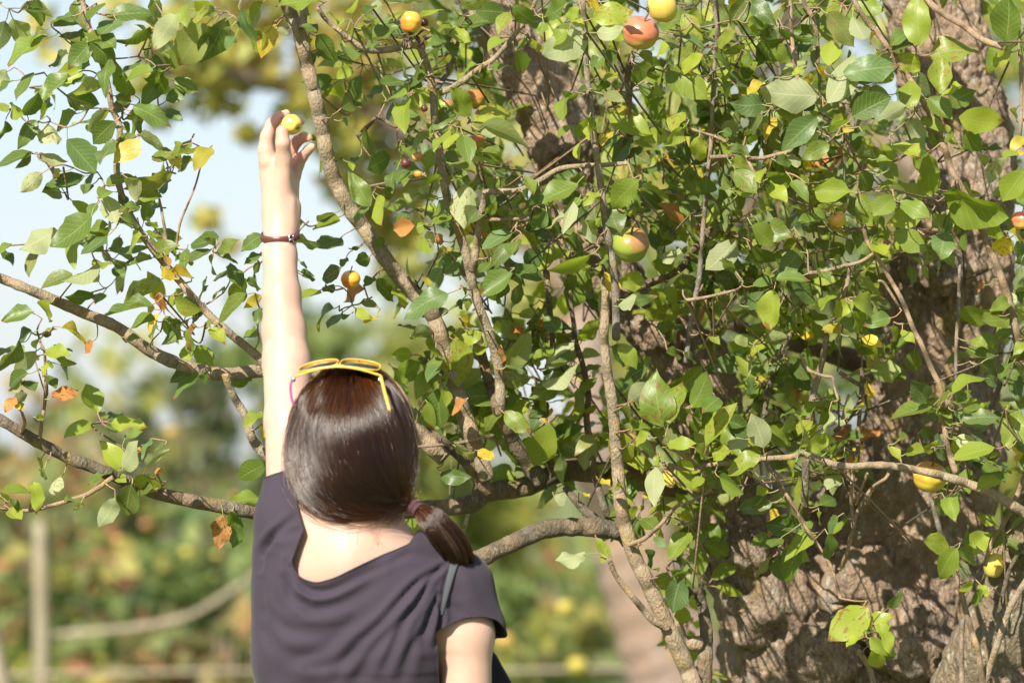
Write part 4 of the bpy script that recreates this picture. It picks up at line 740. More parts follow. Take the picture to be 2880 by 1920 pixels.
for i, (a, M, c) in enumerate(big):
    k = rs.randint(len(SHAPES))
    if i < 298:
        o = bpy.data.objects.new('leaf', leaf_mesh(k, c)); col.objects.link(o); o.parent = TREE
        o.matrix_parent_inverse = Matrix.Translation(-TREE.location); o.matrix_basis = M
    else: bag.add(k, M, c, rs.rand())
# spurs of smaller leaves deeper in the crown: how thickly they grow in each 240 px square of the photograph
DENS = ["130057788534", "120037578844", "130035678844", "022335667744", "110035666546", "000013456445", "000000246323", "000000012112"]
OPEN = [(1802, 93, 77), (1863, 20, 75), (1775, 689, 82), (1154, 62, 56), (986, 786, 50), (2614, 1345, 75), (2357, 618, 42), (1336, 278, 42), (2796, 1588, 50), (1420, 180, 68), (1490, 260, 87), (1590, 320, 87), (1620, 440, 75), (1550, 470, 75), (1700, 900, 87), (1790, 960, 75), (2480, 80, 75), (2650, 60, 112), (2760, 200, 112), (2780, 350, 87), (2560, 850, 137), (2700, 800, 125), (2500, 1150, 112), (2660, 1000, 87),
 (2480, 1280, 75), (2600, 1600, 187), (2300, 1750, 187), (2150, 1700, 150), (2500, 1760, 187), (2350, 1550, 150), (2500, 1450, 125), (2080, 1490, 87), (2800, 1850, 187), (2850, 1650, 100), (1500, 850, 68), (2000, 1080, 75), (1500, 1500, 187), (1700, 1700, 225), (1500, 1430, 150), (1260, 600, 75), (1500, 370, 80), (1580, 400, 80), (2700, 480, 60), (2620, 930, 90), (1660, 930, 60)]
def cluster(x, y, d, n, size, kinds, spread=.02):
    best, src = attach(x, y, 0)
    if best > 130: f_ = 1 - 120 / best; x, y = x + (src[0] - x) * f_, y + (src[1] - y) * f_
    if any((x - a_) ** 2 + (y - b_) ** 2 < r2 * r2 for a_, b_, r2 in OPEN): return
    c = np.array(W(x, y, d)); S = np.array(W(*src[:3]))
    if np.linalg.norm(c - S) > .01: twig_between(S, c, .0017, .0011, twg, 1 if rs.rand() < .4 else 0, .22, 5)
    EXTRA.append((x, y, d, 3)); a0 = rs.uniform(0, 6.28); out = Vector(rs.normal(size=3) + np.array([0, -.4, .3])).normalized()
    e1 = out.orthogonal().normalized(); e2 = out.cross(e1)
    for k in range(n):
        a = a0 + k * 2.4 + rs.uniform(-.3, .3); el = rs.uniform(-.1, .9)
        ax = ((e1 * math.cos(a) + e2 * math.sin(a)) * math.cos(el) + out * math.sin(el)); ax.z -= .25; ax.normalize()
        B = Vector(c) + ax * rs.uniform(.010, .024); nrm = out * math.cos(el) - (e1 * math.cos(a) + e2 * math.sin(a)) * math.sin(el) + Vector(rs.normal(size=3) * .35) + Vector((-.2, -.35, .6))
        twig_between(Vector(c), B, .0009, .0008, pet, 0, .2, 2, 4)
        bag.add(rs.randint(len(SHAPES)), leaf_matrix(B, ax, nrm, size * rs.uniform(.65, 1.25)), kinds[rs.randint(len(kinds))], rs.rand())
for r_, row in enumerate(DENS):
    for c_, ch in enumerate(row):
        for k in range(int(round(int(ch) * (2.1 if c_ >= 4 else 1.3)))):
            x, y = c_ * 240 + rs.uniform(0, 240), r_ * 240 + rs.uniform(0, 240)
            if x < 1150 and x > 560 and y > 240: continue
            dd = rs.uniform(6.42, 6.62) if x < 2050 else rs.uniform(6.34, 6.6)
            if 1150 < x < 1750 and y < 520: dd = rs.uniform(6.6, 7.1)
            if x < 560: dd = rs.uniform(6.24, 6.42)
            if rs.rand() < .35 and x > 1200: dd = rs.uniform(6.75, 7.15)
            cluster(x, y, dd, rs.randint(3, 7), .046 if x > 600 else .046, 'GGDDTLLLLPGLG' if rs.rand() < .93 else 'LLYO')
# the crown goes on above and beside the frame and throws its dappled shade down over the stems
for k in range(250):
    x, y = rs.uniform(1150, 3300), rs.uniform(-950, -40)
    cluster(x, y, rs.uniform(6.7 if x < 2100 else 6.5, 7.4), rs.randint(4, 8), .052, 'GGDDTLLLPG')
for k in range(36):
    cluster(rs.uniform(150, 1150), rs.uniform(-700, -60), rs.uniform(6.1, 6.5), rs.randint(3, 7), .05, 'GGDTLLLG')
for k in range(26):
    cluster(rs.uniform(-640, -80), rs.choice([620, 740, 1030, 1120]) + rs.uniform(-110, 110), rs.uniform(6.1, 6.25), rs.randint(3, 6), .05, 'GGDTLLY')
for k in range(70):
    cluster(rs.uniform(2920, 3500), rs.uniform(0, 1900), rs.uniform(6.1, 7.1), rs.randint(4, 8), .05, 'GGDTLLLPG')
bag.build('leaf_mass', TREE, kind='stuff')
pet.build('petiole', [M_PETI], TREE, kind='stuff')
twg.build('twig', [M_SHOOT, M_LIMB], TREE, kind='stuff')

# ------------------------------------------------------------------ apples hanging in the tree
def apple_mat(name, a, b, c=None, gd=(-.4, -.3, .8), off=0., rough=.28):
    """a: ground colour, b: blush on the side gd, c: patch colour"""
    m, nt, bs = newmat(name); oc = objc(nt)
    vm = nt.nodes.new('ShaderNodeVectorMath'); vm.operation = 'NORMALIZE'; nt.links.new(oc, vm.inputs[0])
    dp = nt.nodes.new('ShaderNodeVectorMath'); dp.operation = 'DOT_PRODUCT'; nt.links.new(vm.outputs[0], dp.inputs[0]); dp.inputs[1].default_value = Vector(gd).normalized()
    n1 = tex(nt, 'ShaderNodeTexNoise', 60, 4, oc).outputs[0]
    st = nt.nodes.new('ShaderNodeMapping'); st.inputs['Scale'].default_value = (160, 160, 14); nt.links.new(oc, st.inputs[0])
    n2 = tex(nt, 'ShaderNodeTexNoise', 1, 3, st.outputs[0]).outputs[0]
    f = math_(nt, 'ADD', math_(nt, 'ADD', dp.outputs['Value'], math_(nt, 'MULTIPLY', math_(nt, 'SUBTRACT', n1, .5), 1.2)), math_(nt, 'MULTIPLY', math_(nt, 'SUBTRACT', n2, .5), .5))
    cc = mix(nt, ramp(nt, math_(nt, 'ADD', math_(nt, 'MULTIPLY', f, .5), .5 + off), [(.40, (0, 0, 0)), (.72, (1, 1, 1))]), a, b)
    sp = tex(nt, 'ShaderNodeTexVoronoi', 260, 0, oc).outputs['Distance']
    cc = mix(nt, math_(nt, 'MULTIPLY', math_(nt, 'LESS_THAN', sp, .13), .5), cc, (.60, .50, .25))
    nt.links.new(cc, bs.inputs['Base Color']); bs.inputs['Roughness'].default_value = rough; bs.inputs['Subsurface Weight'].default_value = .08
    bs.inputs['Subsurface Radius'].default_value = (.6, .4, .1); bs.inputs['Subsurface Scale'].default_value = .005
    bs.inputs['Coat Weight'].default_value = .25; bs.inputs['Coat Roughness'].default_value = .2
    return m
M_CAL = plain('dry_calyx', (.07, .045, .025), .9)[0]; M_STEM2 = plain('apple_stem', (.16, .10, .05), .8)[0]
A_RED = apple_mat('red_green_apple', (.48, .40, .07), (.50, .17, .09), off=.06); A_GRN = apple_mat('green_apple_red_cheek', (.22, .28, .04), (.34, .17, .06), gd=(.6, -.3, .8), off=-.2)
A_YG = apple_mat('yellow_green_apple', (.40, .37, .07), (.58, .42, .08), gd=(.5, -.6, 0)); A_OR = apple_mat('orange_crab', (.68, .36, .04), (.72, .22, .035), gd=(-.8, -.2, -.4), off=-.08)
A_BR = apple_mat('dull_orange_apple', (.42, .28, .05), (.42, .15, .04)); A_YE = apple_mat('yellow_apple', (.58, .46, .05), (.55, .28, .05), off=-.1); A_DR = apple_mat('dried_red_fruit', (.16, .02, .02), (.10, .015, .012), rough=.6)
def apple(x, y, d, rpx, mat, label, tilt=(0, 0, 0), sq=.92, cat='apple', stem=True, seed=0, group='apples hanging in the old tree', name='apple'):
    r = mr(rpx, d); o = link(name, apple_mesh(name, r, mat, sq, seed), label=label, category=cat, group=group)
    o.location = W(x, y, d); o.rotation_euler = tilt
    if stem:
        C = catmull(np.array([[0, 0, r * sq * .55], [r * .05, 0, r * sq * 1.0], [r * .2, r * .05, r * sq * 1.45]]), 4); V, F, T = tube(C, [r * .06] * len(C), 6)
        s = bpy.data.objects.new('stem', mesh('stem', V, [tuple(f) for f in F] + T, M_STEM2)); col.objects.link(s); s.parent = o
    b = Bag()
    for k in range(5):
        a = k * 1.257 + .3; z = -r * sq * .80; p = np.array([[math.cos(a) * r * .05, math.sin(a) * r * .05, z], [math.cos(a) * r * .15, math.sin(a) * r * .15, z - r * .10], [math.cos(a) * r * .10, math.sin(a) * r * .10, z - r * .22]])
        V, F, T = tube(catmull(p, 3), np.linspace(r * .07, r * .02, 7), 5); b.add(V, [tuple(f) for f in F] + T)
    s = b.build('calyx', [M_CAL]); s.parent = o
    return o
apple(1802, 93, 6.24, 51, A_RED, 'large red and green apple with a yellow patch, at the top centre', (.45, .15, .3), .95, seed=1)
apple(1863, 18, 6.20, 48, A_YG, 'yellow green apple cut by the top edge, touching the large red one', (.2, 1.35, .2), .95, seed=2)
apple(1775, 689, 6.22, 52, A_GRN, 'large green apple with a faint red cheek beside the upright grey shoot', (.55, 0, 0), .96, seed=3)
apple(1154, 62, 6.20, 30, A_OR, 'bright orange crab apple above the bent twig at the top', (0, .1, 0), 1.1, seed=4)
apple(986, 786, 6.22, 27, A_OR, 'orange crab apple right of the forearm among small leaves', (.3, 0, 0), 1.0, seed=5)
apple(1336, 278, 6.45, 31, A_BR, 'dull orange apple half hidden behind leaves near the leaning trunk', (0, 0, 0), seed=6)
apple(1252, 300, 6.42, 27, A_GRN, 'small green apple in shade left of the dull orange one', (0, 0, 0), seed=7)
apple(1342, 398, 6.42, 22, A_BR, 'small brownish orange apple behind a green leaf below the dull orange one', seed=8)
apple(1174, 441, 6.24, 14, A_BR, 'tiny olive orange crab apple beside the dried red fruit', (0, 1.4, 0), 1.2, seed=9)
apple(2357, 618, 6.22, 24, A_YE, 'small yellow apple in the dense leaves right of centre', (.4, -.6, 0), seed=10)
apple(2876, 620, 6.22, 31, apple_mat('peach_apple', (.72, .42, .10), (.70, .16, .07), off=.02), 'peach coloured apple cut by the right edge', seed=11)
apple(2614, 1340, 6.34, 48, A_YE, 'large yellow apple behind the horizontal bough', (.3, .2, 0), .92, seed=12)
apple(2796, 1588, 6.38, 30, A_YG, 'yellow green apple tucked beside the lichened limb', (0, .2, 0), 1.3, seed=13)
apple(1176, 490, 6.22, 11, A_OR, 'pea sized peach fruit under the dried red one', seed=14, stem=False)
for x, y, r, lab in ((1193, 64, 12, 'dried dark red fruit touching the bright orange crab apple'), (1193, 305, 10, 'dried dark red fruit half way down the bent twig'), (1141, 459, 14, 'dried dark red fruit lowest, hanging in front of a gap of sky')):
    apple(x, y, 6.22, r, A_DR, lab, (.5, .8, 0), 1.0, 'fruit', True, int(x), 'dried red fruit', 'dried_fruit')
M_SHRIV = plain('shrivelled_brown', (.10, .06, .04), .95)[0]
b = Bag()
for k in range(26):
    p = np.array(W(1160 + rs.uniform(-28, 46), 112 + rs.uniform(-14, 14), 6.22 + rs.uniform(-.01, .01))); q = p + rs.normal(size=3) * .006
    V, F, T = tube(np.array([p, (p + q) / 2 + rs.normal(size=3) * .001, q]), [.0012, .002, .0008], 5); b.add(V, [tuple(f) for f in F] + T)
b.build('spur', [M_SHRIV], TREE)
# ------------------------------------------------------------------ signed-distance modelling: one smooth surface per garment / body
class SDF:
    def __init__(s, xs, ys, zs):
        s.ax = [np.asarray(a, np.float32) for a in (xs, ys, zs)]; s.f = np.full([len(a) for a in s.ax], .5, np.float32)
    def _box(s, lo, hi):
        sl = [slice(max(0, int(np.searchsorted(a, l)) - 1), min(len(a), int(np.searchsorted(a, h)) + 1)) for a, l, h in zip(s.ax, lo, hi)]
        if any(q.stop - q.start < 2 for q in sl): return None, None
        return tuple(sl), np.meshgrid(*[a[q] for a, q in zip(s.ax, sl)], indexing='ij', sparse=True)
    def cone(s, a, ra, b, rb, k=.01, sy=1., sub=False, mg=.035):
        a = np.array(a, float); b = np.array(b, float); rm = max(ra, rb) * max(1, sy) + mg
        sl, G = s._box(np.minimum(a, b) - rm, np.maximum(a, b) + rm)
        if sl is None: return
        yc = (a[1] + b[1]) / 2
        X, Y, Z = G; Ys = yc + (Y - yc) / sy; a2 = a.copy(); b2 = b.copy(); a2[1] = yc + (a[1] - yc) / sy; b2[1] = yc + (b[1] - yc) / sy
        u = b2 - a2; L = float(u @ u) + 1e-12
        t = np.clip(((X - a2[0]) * u[0] + (Ys - a2[1]) * u[1] + (Z - a2[2]) * u[2]) / L, 0, 1)
        d = np.sqrt((X - a2[0] - t * u[0]) ** 2 + (Ys - a2[1] - t * u[1]) ** 2 + (Z - a2[2] - t * u[2]) ** 2) - (ra + (rb - ra) * t)
        s._merge(sl, d, k, sub)
    def ell(s, c, r, k=.01, rot=None, sub=False, mg=.035):
        c = np.array(c, float); r = np.array(r, float); m = r.max() + mg
        sl, G = s._box(c - m, c + m)
        if sl is None: return
        X, Y, Z = [g - q for g, q in zip(G, c)]
        if rot is not None: X, Y, Z = [rot[i][0] * X + rot[i][1] * Y + rot[i][2] * Z for i in range(3)]
        k0 = np.sqrt((X / r[0]) ** 2 + (Y / r[1]) ** 2 + (Z / r[2]) ** 2); k1 = np.sqrt((X / r[0] ** 2) ** 2 + (Y / r[1] ** 2) ** 2 + (Z / r[2] ** 2) ** 2)
        s._merge(sl, k0 * (k0 - 1) / (k1 + 1e-9), k, sub)
    def _merge(s, sl, d, k, sub):
        f = s.f[sl]
        if sub: d = -d; h = np.clip(.5 - .5 * (d - f) / k, 0, 1); s.f[sl] = f * h + d * (1 - h) + k * h * (1 - h); return
        h = np.clip(.5 + .5 * (d - f) / k, 0, 1); s.f[sl] = d * (1 - h) + f * h - k * h * (1 - h)
    def mesh(s):
        f = s.f; ins = f < 0; nx, ny, nz = f.shape
        c = np.zeros((nx - 1, ny - 1, nz - 1), np.int8)
        for i in (0, 1):
            for j in (0, 1):
                for k in (0, 1): c += ins[i:nx - 1 + i, j:ny - 1 + j, k:nz - 1 + k]
        I, J, K = np.nonzero((c > 0) & (c < 8)); idx = -np.ones(c.shape, np.int32); idx[I, J, K] = np.arange(len(I))
        acc = np.zeros((len(I), 3)); cnt = np.zeros(len(I)); X, Y, Z = s.ax
        for ax in range(3):
            for u in (0, 1):
                for v in (0, 1):
                    o = [0, 0, 0]; o[(ax + 1) % 3] = u; o[(ax + 2) % 3] = v; e = list(o); e[ax] = 1
                    fa = f[I + o[0], J + o[1], K + o[2]]; fb = f[I + e[0], J + e[1], K + e[2]]; m = (fa < 0) != (fb < 0)
                    t = np.where(m, fa / (fa - fb + 1e-12), 0)
                    pa = np.stack([X[I + o[0]], Y[J + o[1]], Z[K + o[2]]], 1); pb = np.stack([X[I + e[0]], Y[J + e[1]], Z[K + e[2]]], 1)
                    acc += np.where(m[:, None], pa + (pb - pa) * t[:, None], 0); cnt += m
        V = acc / np.maximum(cnt, 1)[:, None]; Q = []
        for ax in range(3):
            sh = [slice(None)] * 3; sh2 = [slice(None)] * 3; sh[ax] = slice(0, -1); sh2[ax] = slice(1, None)
            A = ins[tuple(sh)]; B = ins[tuple(sh2)]; P = np.argwhere(A != B); b1, b2 = (ax + 1) % 3, (ax + 2) % 3
            ok = (P[:, b1] > 0) & (P[:, b2] > 0) & (P[:, b1] < f.shape[b1] - 1) & (P[:, b2] < f.shape[b2] - 1); P = P[ok]
            def cell(d1, d2):
                q = P.copy(); q[:, b1] += d1; q[:, b2] += d2; return idx[q[:, 0], q[:, 1], q[:, 2]]
            q = np.stack([cell(-1, -1), cell(0, -1), cell(0, 0), cell(-1, 0)], 1); fl = A[tuple(P.T)]
            q[~fl] = q[~fl][:, ::-1]; Q.append(q)
        return V, np.vstack(Q)
def smooth_obj(o, it=2, fac=.5):
    m = o.modifiers.new('smooth', 'SMOOTH'); m.iterations = it; m.factor = fac

D0 = 5.84
PER = thing('person', 'woman seen from behind in a grey purple t-shirt reaching up to pick an apple', 'person', (W(1000, 1275, D0).x, W(1000, 1275, D0).y, 0))
def P_(x, y, d): return np.array(W(x, y, d))
# ---- skin
M_SKIN, nt, bs = newmat('skin'); oc = objc(nt)
n1 = tex(nt, 'ShaderNodeTexNoise', 14, 4, oc).outputs[0]; n2 = tex(nt, 'ShaderNodeTexNoise', 260, 3, oc).outputs[0]
c = mix(nt, ramp(nt, n1, [(.35, (0, 0, 0)), (.65, (1, 1, 1))]), (.47, .305, .23), (.53, .36, .275))
c = mix(nt, math_(nt, 'MULTIPLY', math_(nt, 'GREATER_THAN', tex(nt, 'ShaderNodeTexNoise', 75, 2, oc).outputs[0], .74), .35), c, (.45, .22, .14))
at = N(nt, 'ShaderNodeAttribute', attribute_name='flush'); c = mix(nt, at.outputs['Fac'], c, (.60, .27, .20))
nt.links.new(c, bs.inputs['Base Color']); bs.inputs['Roughness'].default_value = .48; bs.inputs['Specular IOR Level'].default_value = .38
bs.inputs['Subsurface Weight'].default_value = .75; bs.inputs['Subsurface Radius'].default_value = (1, .32, .18); bs.inputs['Subsurface Scale'].default_value = .008
bump(nt, n2, .12, .0008, bs)

zs = np.r_[np.arange(-.02, 1.02, .010), np.arange(1.02, 2.045, .0026)]
S = SDF(np.arange(-.50, .16, .0026), np.arange(5.56, 6.26, .0030), zs)
def cpx(a, b, k=.012, sy=1.): S.cone(P_(a[0], a[1], a[2]), mr(a[3], a[2]), P_(b[0], b[1], b[2]), mr(b[3], b[2]), k, sy)
# head, jaw, cheek, nose, brow, ears
HC = P_(995, 1258, 5.855)
S.ell(HC, (.077, .090, .104), .01)
cpx((1010, 1330, 5.88, 120), (1040, 1360, 5.93, 80), .03); cpx((1090, 1165, 5.885, 70), (1098, 1230, 5.90, 62), .02); cpx((1055, 1125, 5.89, 75), (1070, 1145, 5.91, 62), .02)
cpx((1085, 1170, 5.955, 22), (1095, 1205, 5.975, 20), .012); cpx((1070, 1240, 5.95, 26), (1075, 1252, 5.955, 24), .012)
for sx in (-1, 1): S.ell(P_(995 + sx * 160, 1285, 5.86), (.008, .014, .028), .006)
S.ell(P_(1035, 1170, 5.955), (.011, .009, .011), .006); S.ell(P_(1125, 1160, 5.945), (.010, .009, .010), .006)
# neck, upper back, shoulders, chest
def torso(S, e):
    def cpx(a, b, k=.012, sy=1.): S.cone(P_(a[0], a[1], a[2]), mr(a[3], a[2]) + e, P_(b[0], b[1], b[2]), mr(b[3], b[2]) + e, k, sy)
    cpx((1000, 1560, 5.845, 112), (1240, 1640, 5.84, 62), .05); cpx((990, 1545, 5.845, 108), (820, 1455, 5.84, 66), .05)
    cpx((872, 1640, 5.85, 100), (1112, 1670, 5.85, 106), .06, 1.15); cpx((880, 1850, 5.86, 112), (1100, 1860, 5.86, 112), .08, 1.15); cpx((920, 2150, 5.86, 100), (1060, 2150, 5.86, 100), .09, 1.1)
    cpx((900, 2480, 5.86, 135), (1080, 2480, 5.86, 135), .09, 1.2)
cpx((1015, 1390, 5.85, 100), (1000, 1560, 5.84, 112), .03)
torso(S, 0)
# spine furrow and shoulder blade
S.cone(P_(1003, 1640, 5.745), .004, P_(985, 1800, 5.735), .004, .02, 1, True)
for sx in (-1, 1):   # legs
    h = (990 + sx * 95, 2560, 5.86, 120); kn = (990 + sx * 105, 3420, 5.84, 78); an = (990 + sx * 110, 4220, 5.90, 50)
    cpx(h, kn, .04); cpx(kn, an, .03); cpx(an, (990 + sx * 115, 4330, 5.80, 52), .03); cpx((990 + sx * 115, 4340, 5.82, 48), (990 + sx * 125, 4365, 6.0, 42), .03)
# raised left arm
cpx((822, 1440, 5.85, 70), (816, 1380, 5.86, 66), .03); cpx((816, 1400, 5.865, 66), (812, 1180, 5.92, 67), .01); cpx((812, 1180, 5.92, 67), (806, 1020, 5.97, 66), .01)
cpx((806, 1020, 5.97, 66), (799, 930, 5.99, 61), .01); cpx((799, 930, 5.99, 60), (792, 830, 6.01, 52), .01); cpx((792, 830, 6.01, 52), (787, 720, 6.035, 46), .01); cpx((787, 720, 6.035, 46), (787, 650, 6.05, 43.5), .01, .85)
# right arm, hanging forward
cpx((1290, 1655, 5.845, 64), (1308, 1780, 5.84, 75), .04); cpx((1308, 1780, 5.84, 75), (1314, 2080, 5.83, 68), .02); cpx((1314, 2090, 5.83, 60), (1330, 2420, 5.93, 42), .02)
cpx((1330, 2420, 5.93, 40), (1335, 2500, 5.95, 38), .02, .6)
for q, (x, l) in enumerate(((1305, 118), (1325, 132), (1345, 126), (1362, 100))): cpx((x, 2520, 5.95, 20), (x - 2, 2520 + l * .55, 5.955, 17), .006); cpx((x - 2, 2520 + l * .55, 5.955, 17), (x - 4, 2520 + l, 5.945, 14), .004)
cpx((1295, 2440, 5.93, 24), (1275, 2500, 5.92, 19), .01); cpx((1275, 2500, 5.92, 19), (1280, 2560, 5.925, 15), .004)
# ---- the left hand, holding the apple between thumb and fingers (positions measured in a 400x500 crop, x3.136)
def hp(x, y, d, r): return (600 + x / 3.136, 250 + y / 3.136, d, r / 3.136)
DH = 6.06
cpx(hp(585, 1020, DH + .004, 112), hp(560, 740, DH + .008, 128), .018, .55)
cpx(hp(592, 1230, DH, 140), hp(590, 1080, DH + .002, 136), .015, .72)
cpx(hp(560, 1080, DH, 108), hp(492, 640, DH + .012, 84), .014, .85)
cpx(hp(610, 1080, DH + .008, 108), hp(600, 700, DH + .026, 88), .014, .8)
cpx(hp(655, 1080, DH + .012, 92), hp(705, 760, DH + .034, 62), .012, .9)
cpx(hp(600, 1120, DH - .002, 88), hp(622, 620, DH - .016, 72), .022)
cpx(hp(622, 620, DH - .016, 71), hp(614, 480, DH - .027, 67), .006); cpx(hp(614, 480, DH - .027, 66), hp(606, 378, DH - .026, 58), .003)
def finger(pts, kk=.0035):
    for a, b in zip(pts[:-1], pts[1:]): cpx(hp(*a), hp(*b), kk)
finger([(486, 640, DH + .006, 88), (466, 540, DH + .005, 72), (474, 420, DH + .004, 60), (515, 315, DH + .006, 55), (580, 250, DH + .009, 49), (645, 220, DH + .010, 40)])
finger([(560, 640, DH + .026, 70), (560, 500, DH + .032, 58), (610, 360, DH + .034, 52), (700, 290, DH + .030, 46), (775, 292, DH + .024, 34)])
finger([(640, 700, DH + .030, 66), (680, 560, DH + .030, 55), (735, 465, DH + .024, 50), (800, 425, DH + .014, 45), (842, 432, DH + .008, 36)])
finger([(712, 760, DH + .030, 66), (745, 670, DH + .026, 55), (785, 600, DH + .020, 48), (835, 540, DH + .013, 43), (870, 512, DH + .008, 35)])
# tendons and the fold at the wrist
cpx(hp(668, 1330, DH - .014, 16), hp(690, 1000, DH - .012, 14), .012); cpx(hp(715, 1330, DH - .004, 18), hp(735, 1030, DH + .002, 18), .012)
V, F = S.mesh(); del S
bme = mesh('body', V, F, M_SKIN); fa = bme.attributes.new('flush', 'FLOAT', 'POINT')
_t = [P_(*hp(x, y, DH + e, 0)[:3]) for x, y, e in ((650, 220, .01), (560, 260, .008), (780, 292, .024), (845, 432, .008), (870, 512, .008), (735, 465, .024), (790, 570, .02), (606, 370, -.03), (690, 520, .03))]
fl = np.zeros(len(V))
for q in _t: fl = np.maximum(fl, np.exp(-(np.linalg.norm(V - q, axis=1) / .017) ** 2))
fa.data.foreach_set('value', (fl * .6).astype(np.float32))
body = link('body', bme, PER); smooth_obj(body, 3)

# face details on the far side of the head
M_LIP = plain('lips', (.45, .18, .15), .45)[0]; M_EYE = plain('eye_white', (.75, .73, .70), .2)[0]; M_IRIS = plain('iris', (.10, .06, .03), .15)[0]
def blob(name, c, r, mat, parent, n=16):
    V = []; 
    for i in range(n + 1):
        for j in range(n): t = math.pi * i / n; a = 2 * math.pi * j / n; V.append((c[0] + r[0] * math.sin(t) * math.cos(a), c[1] + r[1] * math.sin(t) * math.sin(a), c[2] + r[2] * math.cos(t)))
    F = [(i * n + j, (i + 1) * n + j, (i + 1) * n + (j + 1) % n, i * n + (j + 1) % n) for i in range(n) for j in range(n)]
    return link(name, mesh(name, V, F, mat), parent)
for x, d in ((1035, 5.960), (1125, 5.950)):
    e = blob('eye', P_(x, 1168, d), (.010, .008, .007), M_EYE, PER); i_ = blob('iris', P_(x, 1166, d + .006), (.004, .003, .004), M_IRIS, None, 10); i_.parent = e; i_.matrix_parent_inverse = Matrix.Identity(4)
blob('mouth', P_(1076, 1248, 5.974), (.018, .006, .006), M_LIP, PER)

# ---- shirt
def cloth_mat(name, c0, c1, fine=900, rough=.85):
    m, nt, bs = newmat(name); oc = objc(nt)
    n1 = tex(nt, 'ShaderNodeTexNoise', 22, 5, oc).outputs[0]; n2 = tex(nt, 'ShaderNodeTexNoise', fine, 2, oc).outputs[0]
    nt.links.new(mix(nt, n1, c0, c1), bs.inputs['Base Color']); bs.inputs['Roughness'].default_value = rough
    bs.inputs['Sheen Weight'].default_value = .07; bs.inputs['Sheen Roughness'].default_value = .5; bs.inputs['Specular IOR Level'].default_value = .2
    bump(nt, math_(nt, 'ADD', math_(nt, 'MULTIPLY', n2, .5), tex(nt, 'ShaderNodeTexNoise', 120, 3, oc).outputs[0]), .3, .0012, bs); return m
M_TEE = cloth_mat('tshirt_cotton', (.034, .0265, .038), (.044, .034, .048))
S = SDF(np.arange(-.46, .10, .003), np.arange(5.62, 6.06, .003), np.arange(.86, 1.56, .003))
torso(S, .0085)
cpx((1290, 1655, 5.845, 64 + 16), (1308, 1780, 5.84, 75 + 16), .03)
cpx((824, 1440, 5.845, 78), (816, 1320, 5.865, 75), .02)
cpx((990, 1560, 5.845, 116), (825, 1455, 5.845, 74), .04); cpx((990, 1570, 5.845, 116), (1130, 1622, 5.84, 92), .04); cpx((1130, 1622, 5.84, 92), (1292, 1646, 5.845, 72), .04)
cpx((850, 1550, 5.855, 112), (1110, 1650, 5.855, 122), .04, 1.15); cpx((850, 1650, 5.855, 120), (1098, 1700, 5.855, 128), .04, 1.22)
cpx((872, 1850, 5.865, 120), (1100, 1850, 5.865, 134), .08, 1.2); cpx((890, 2080, 5.865, 128), (1090, 2080, 5.865, 128), .08, 1.15); cpx((880, 2400, 5.865, 150), (1090, 2400, 5.865, 150), .08, 1.25)
cpx((1290, 1650, 5.845, 74), (1322, 1765, 5.845, 92), .03, 1.0); cpx((1322, 1765, 5.845, 92), (1332, 1850, 5.845, 97), .01, 1.0)
V, F = S.mesh(); del S
me = mesh('tshirt', V, F, M_TEE); bm = bmesh.new(); bm.from_mesh(me)
def cut(bm, co, no):     # keeps the side the normal points away from
    bmesh.ops.bisect_plane(bm, geom=bm.verts[:] + bm.edges[:] + bm.faces[:], dist=1e-6, plane_co=co, plane_no=no, clear_outer=True)
def plane(a, b, c, ref):
    n = (Vector(b) - Vector(a)).cross(Vector(c) - Vector(a)).normalized()
    return Vector(a), (n if (Vector(ref) - Vector(a)).dot(n) > 0 else -n)
# sleeve ends: only the faces of that sleeve are cut
def local_cut(bm, sel, co, no):
    fs = [f for f in bm.faces if sel(f.calc_center_median())]; g = set(fs)
    for f in fs: g.update(f.edges); g.update(f.verts)
    bmesh.ops.bisect_plane(bm, geom=list(g), dist=1e-6, plane_co=co, plane_no=no, clear_outer=True)
co, no = plane(P_(1238, 1802, 5.845), P_(1348, 1724, 5.802), P_(1418, 1776, 5.845), P_(1330, 2000, 5.85))
xr = W(1236, 1800, 5.84).x; zr = W(1300, 1700, 5.84).z
hx_ = [W(x, 0, 5.83).x for x in (1222, 1240, 1262, 1310, 1360, 1400, 1418, 1440)]; hz_ = [W(0, y, 5.81).z for y in (1800, 1776, 1758, 1738, 1728, 1726, 1738, 1760)]
fs = [f for f in bm.faces if f.calc_center_median().x > xr and W(0, 2000, 5.84).z < f.calc_center_median().z < zr + .02]; g = set(fs)
for f in fs: g.update(f.edges); g.update(f.verts)
hh = lambda v: float(np.interp(v.co.x, hx_, hz_)) - .42 * (v.co.y - 5.805)
for v in bm.verts: v.co.z -= hh(v)
bmesh.ops.bisect_plane(bm, geom=list(g), dist=1e-6, plane_co=(0, 0, 0), plane_no=(0, 0, -1), clear_outer=True)
for v in bm.verts: v.co.z += hh(v)
co, no = plane(P_(742, 1350, 5.86), P_(800, 1316, 5.80), P_(860, 1320, 5.86), P_(790, 1200, 5.9))
local_cut(bm, lambda c: c.x < W(900, 0, 5.84).x and c.z > W(0, 1420, 5.84).z, co, no)
cut(bm, W(0, 2360, 5.84), Vector((0, 0, -1)))
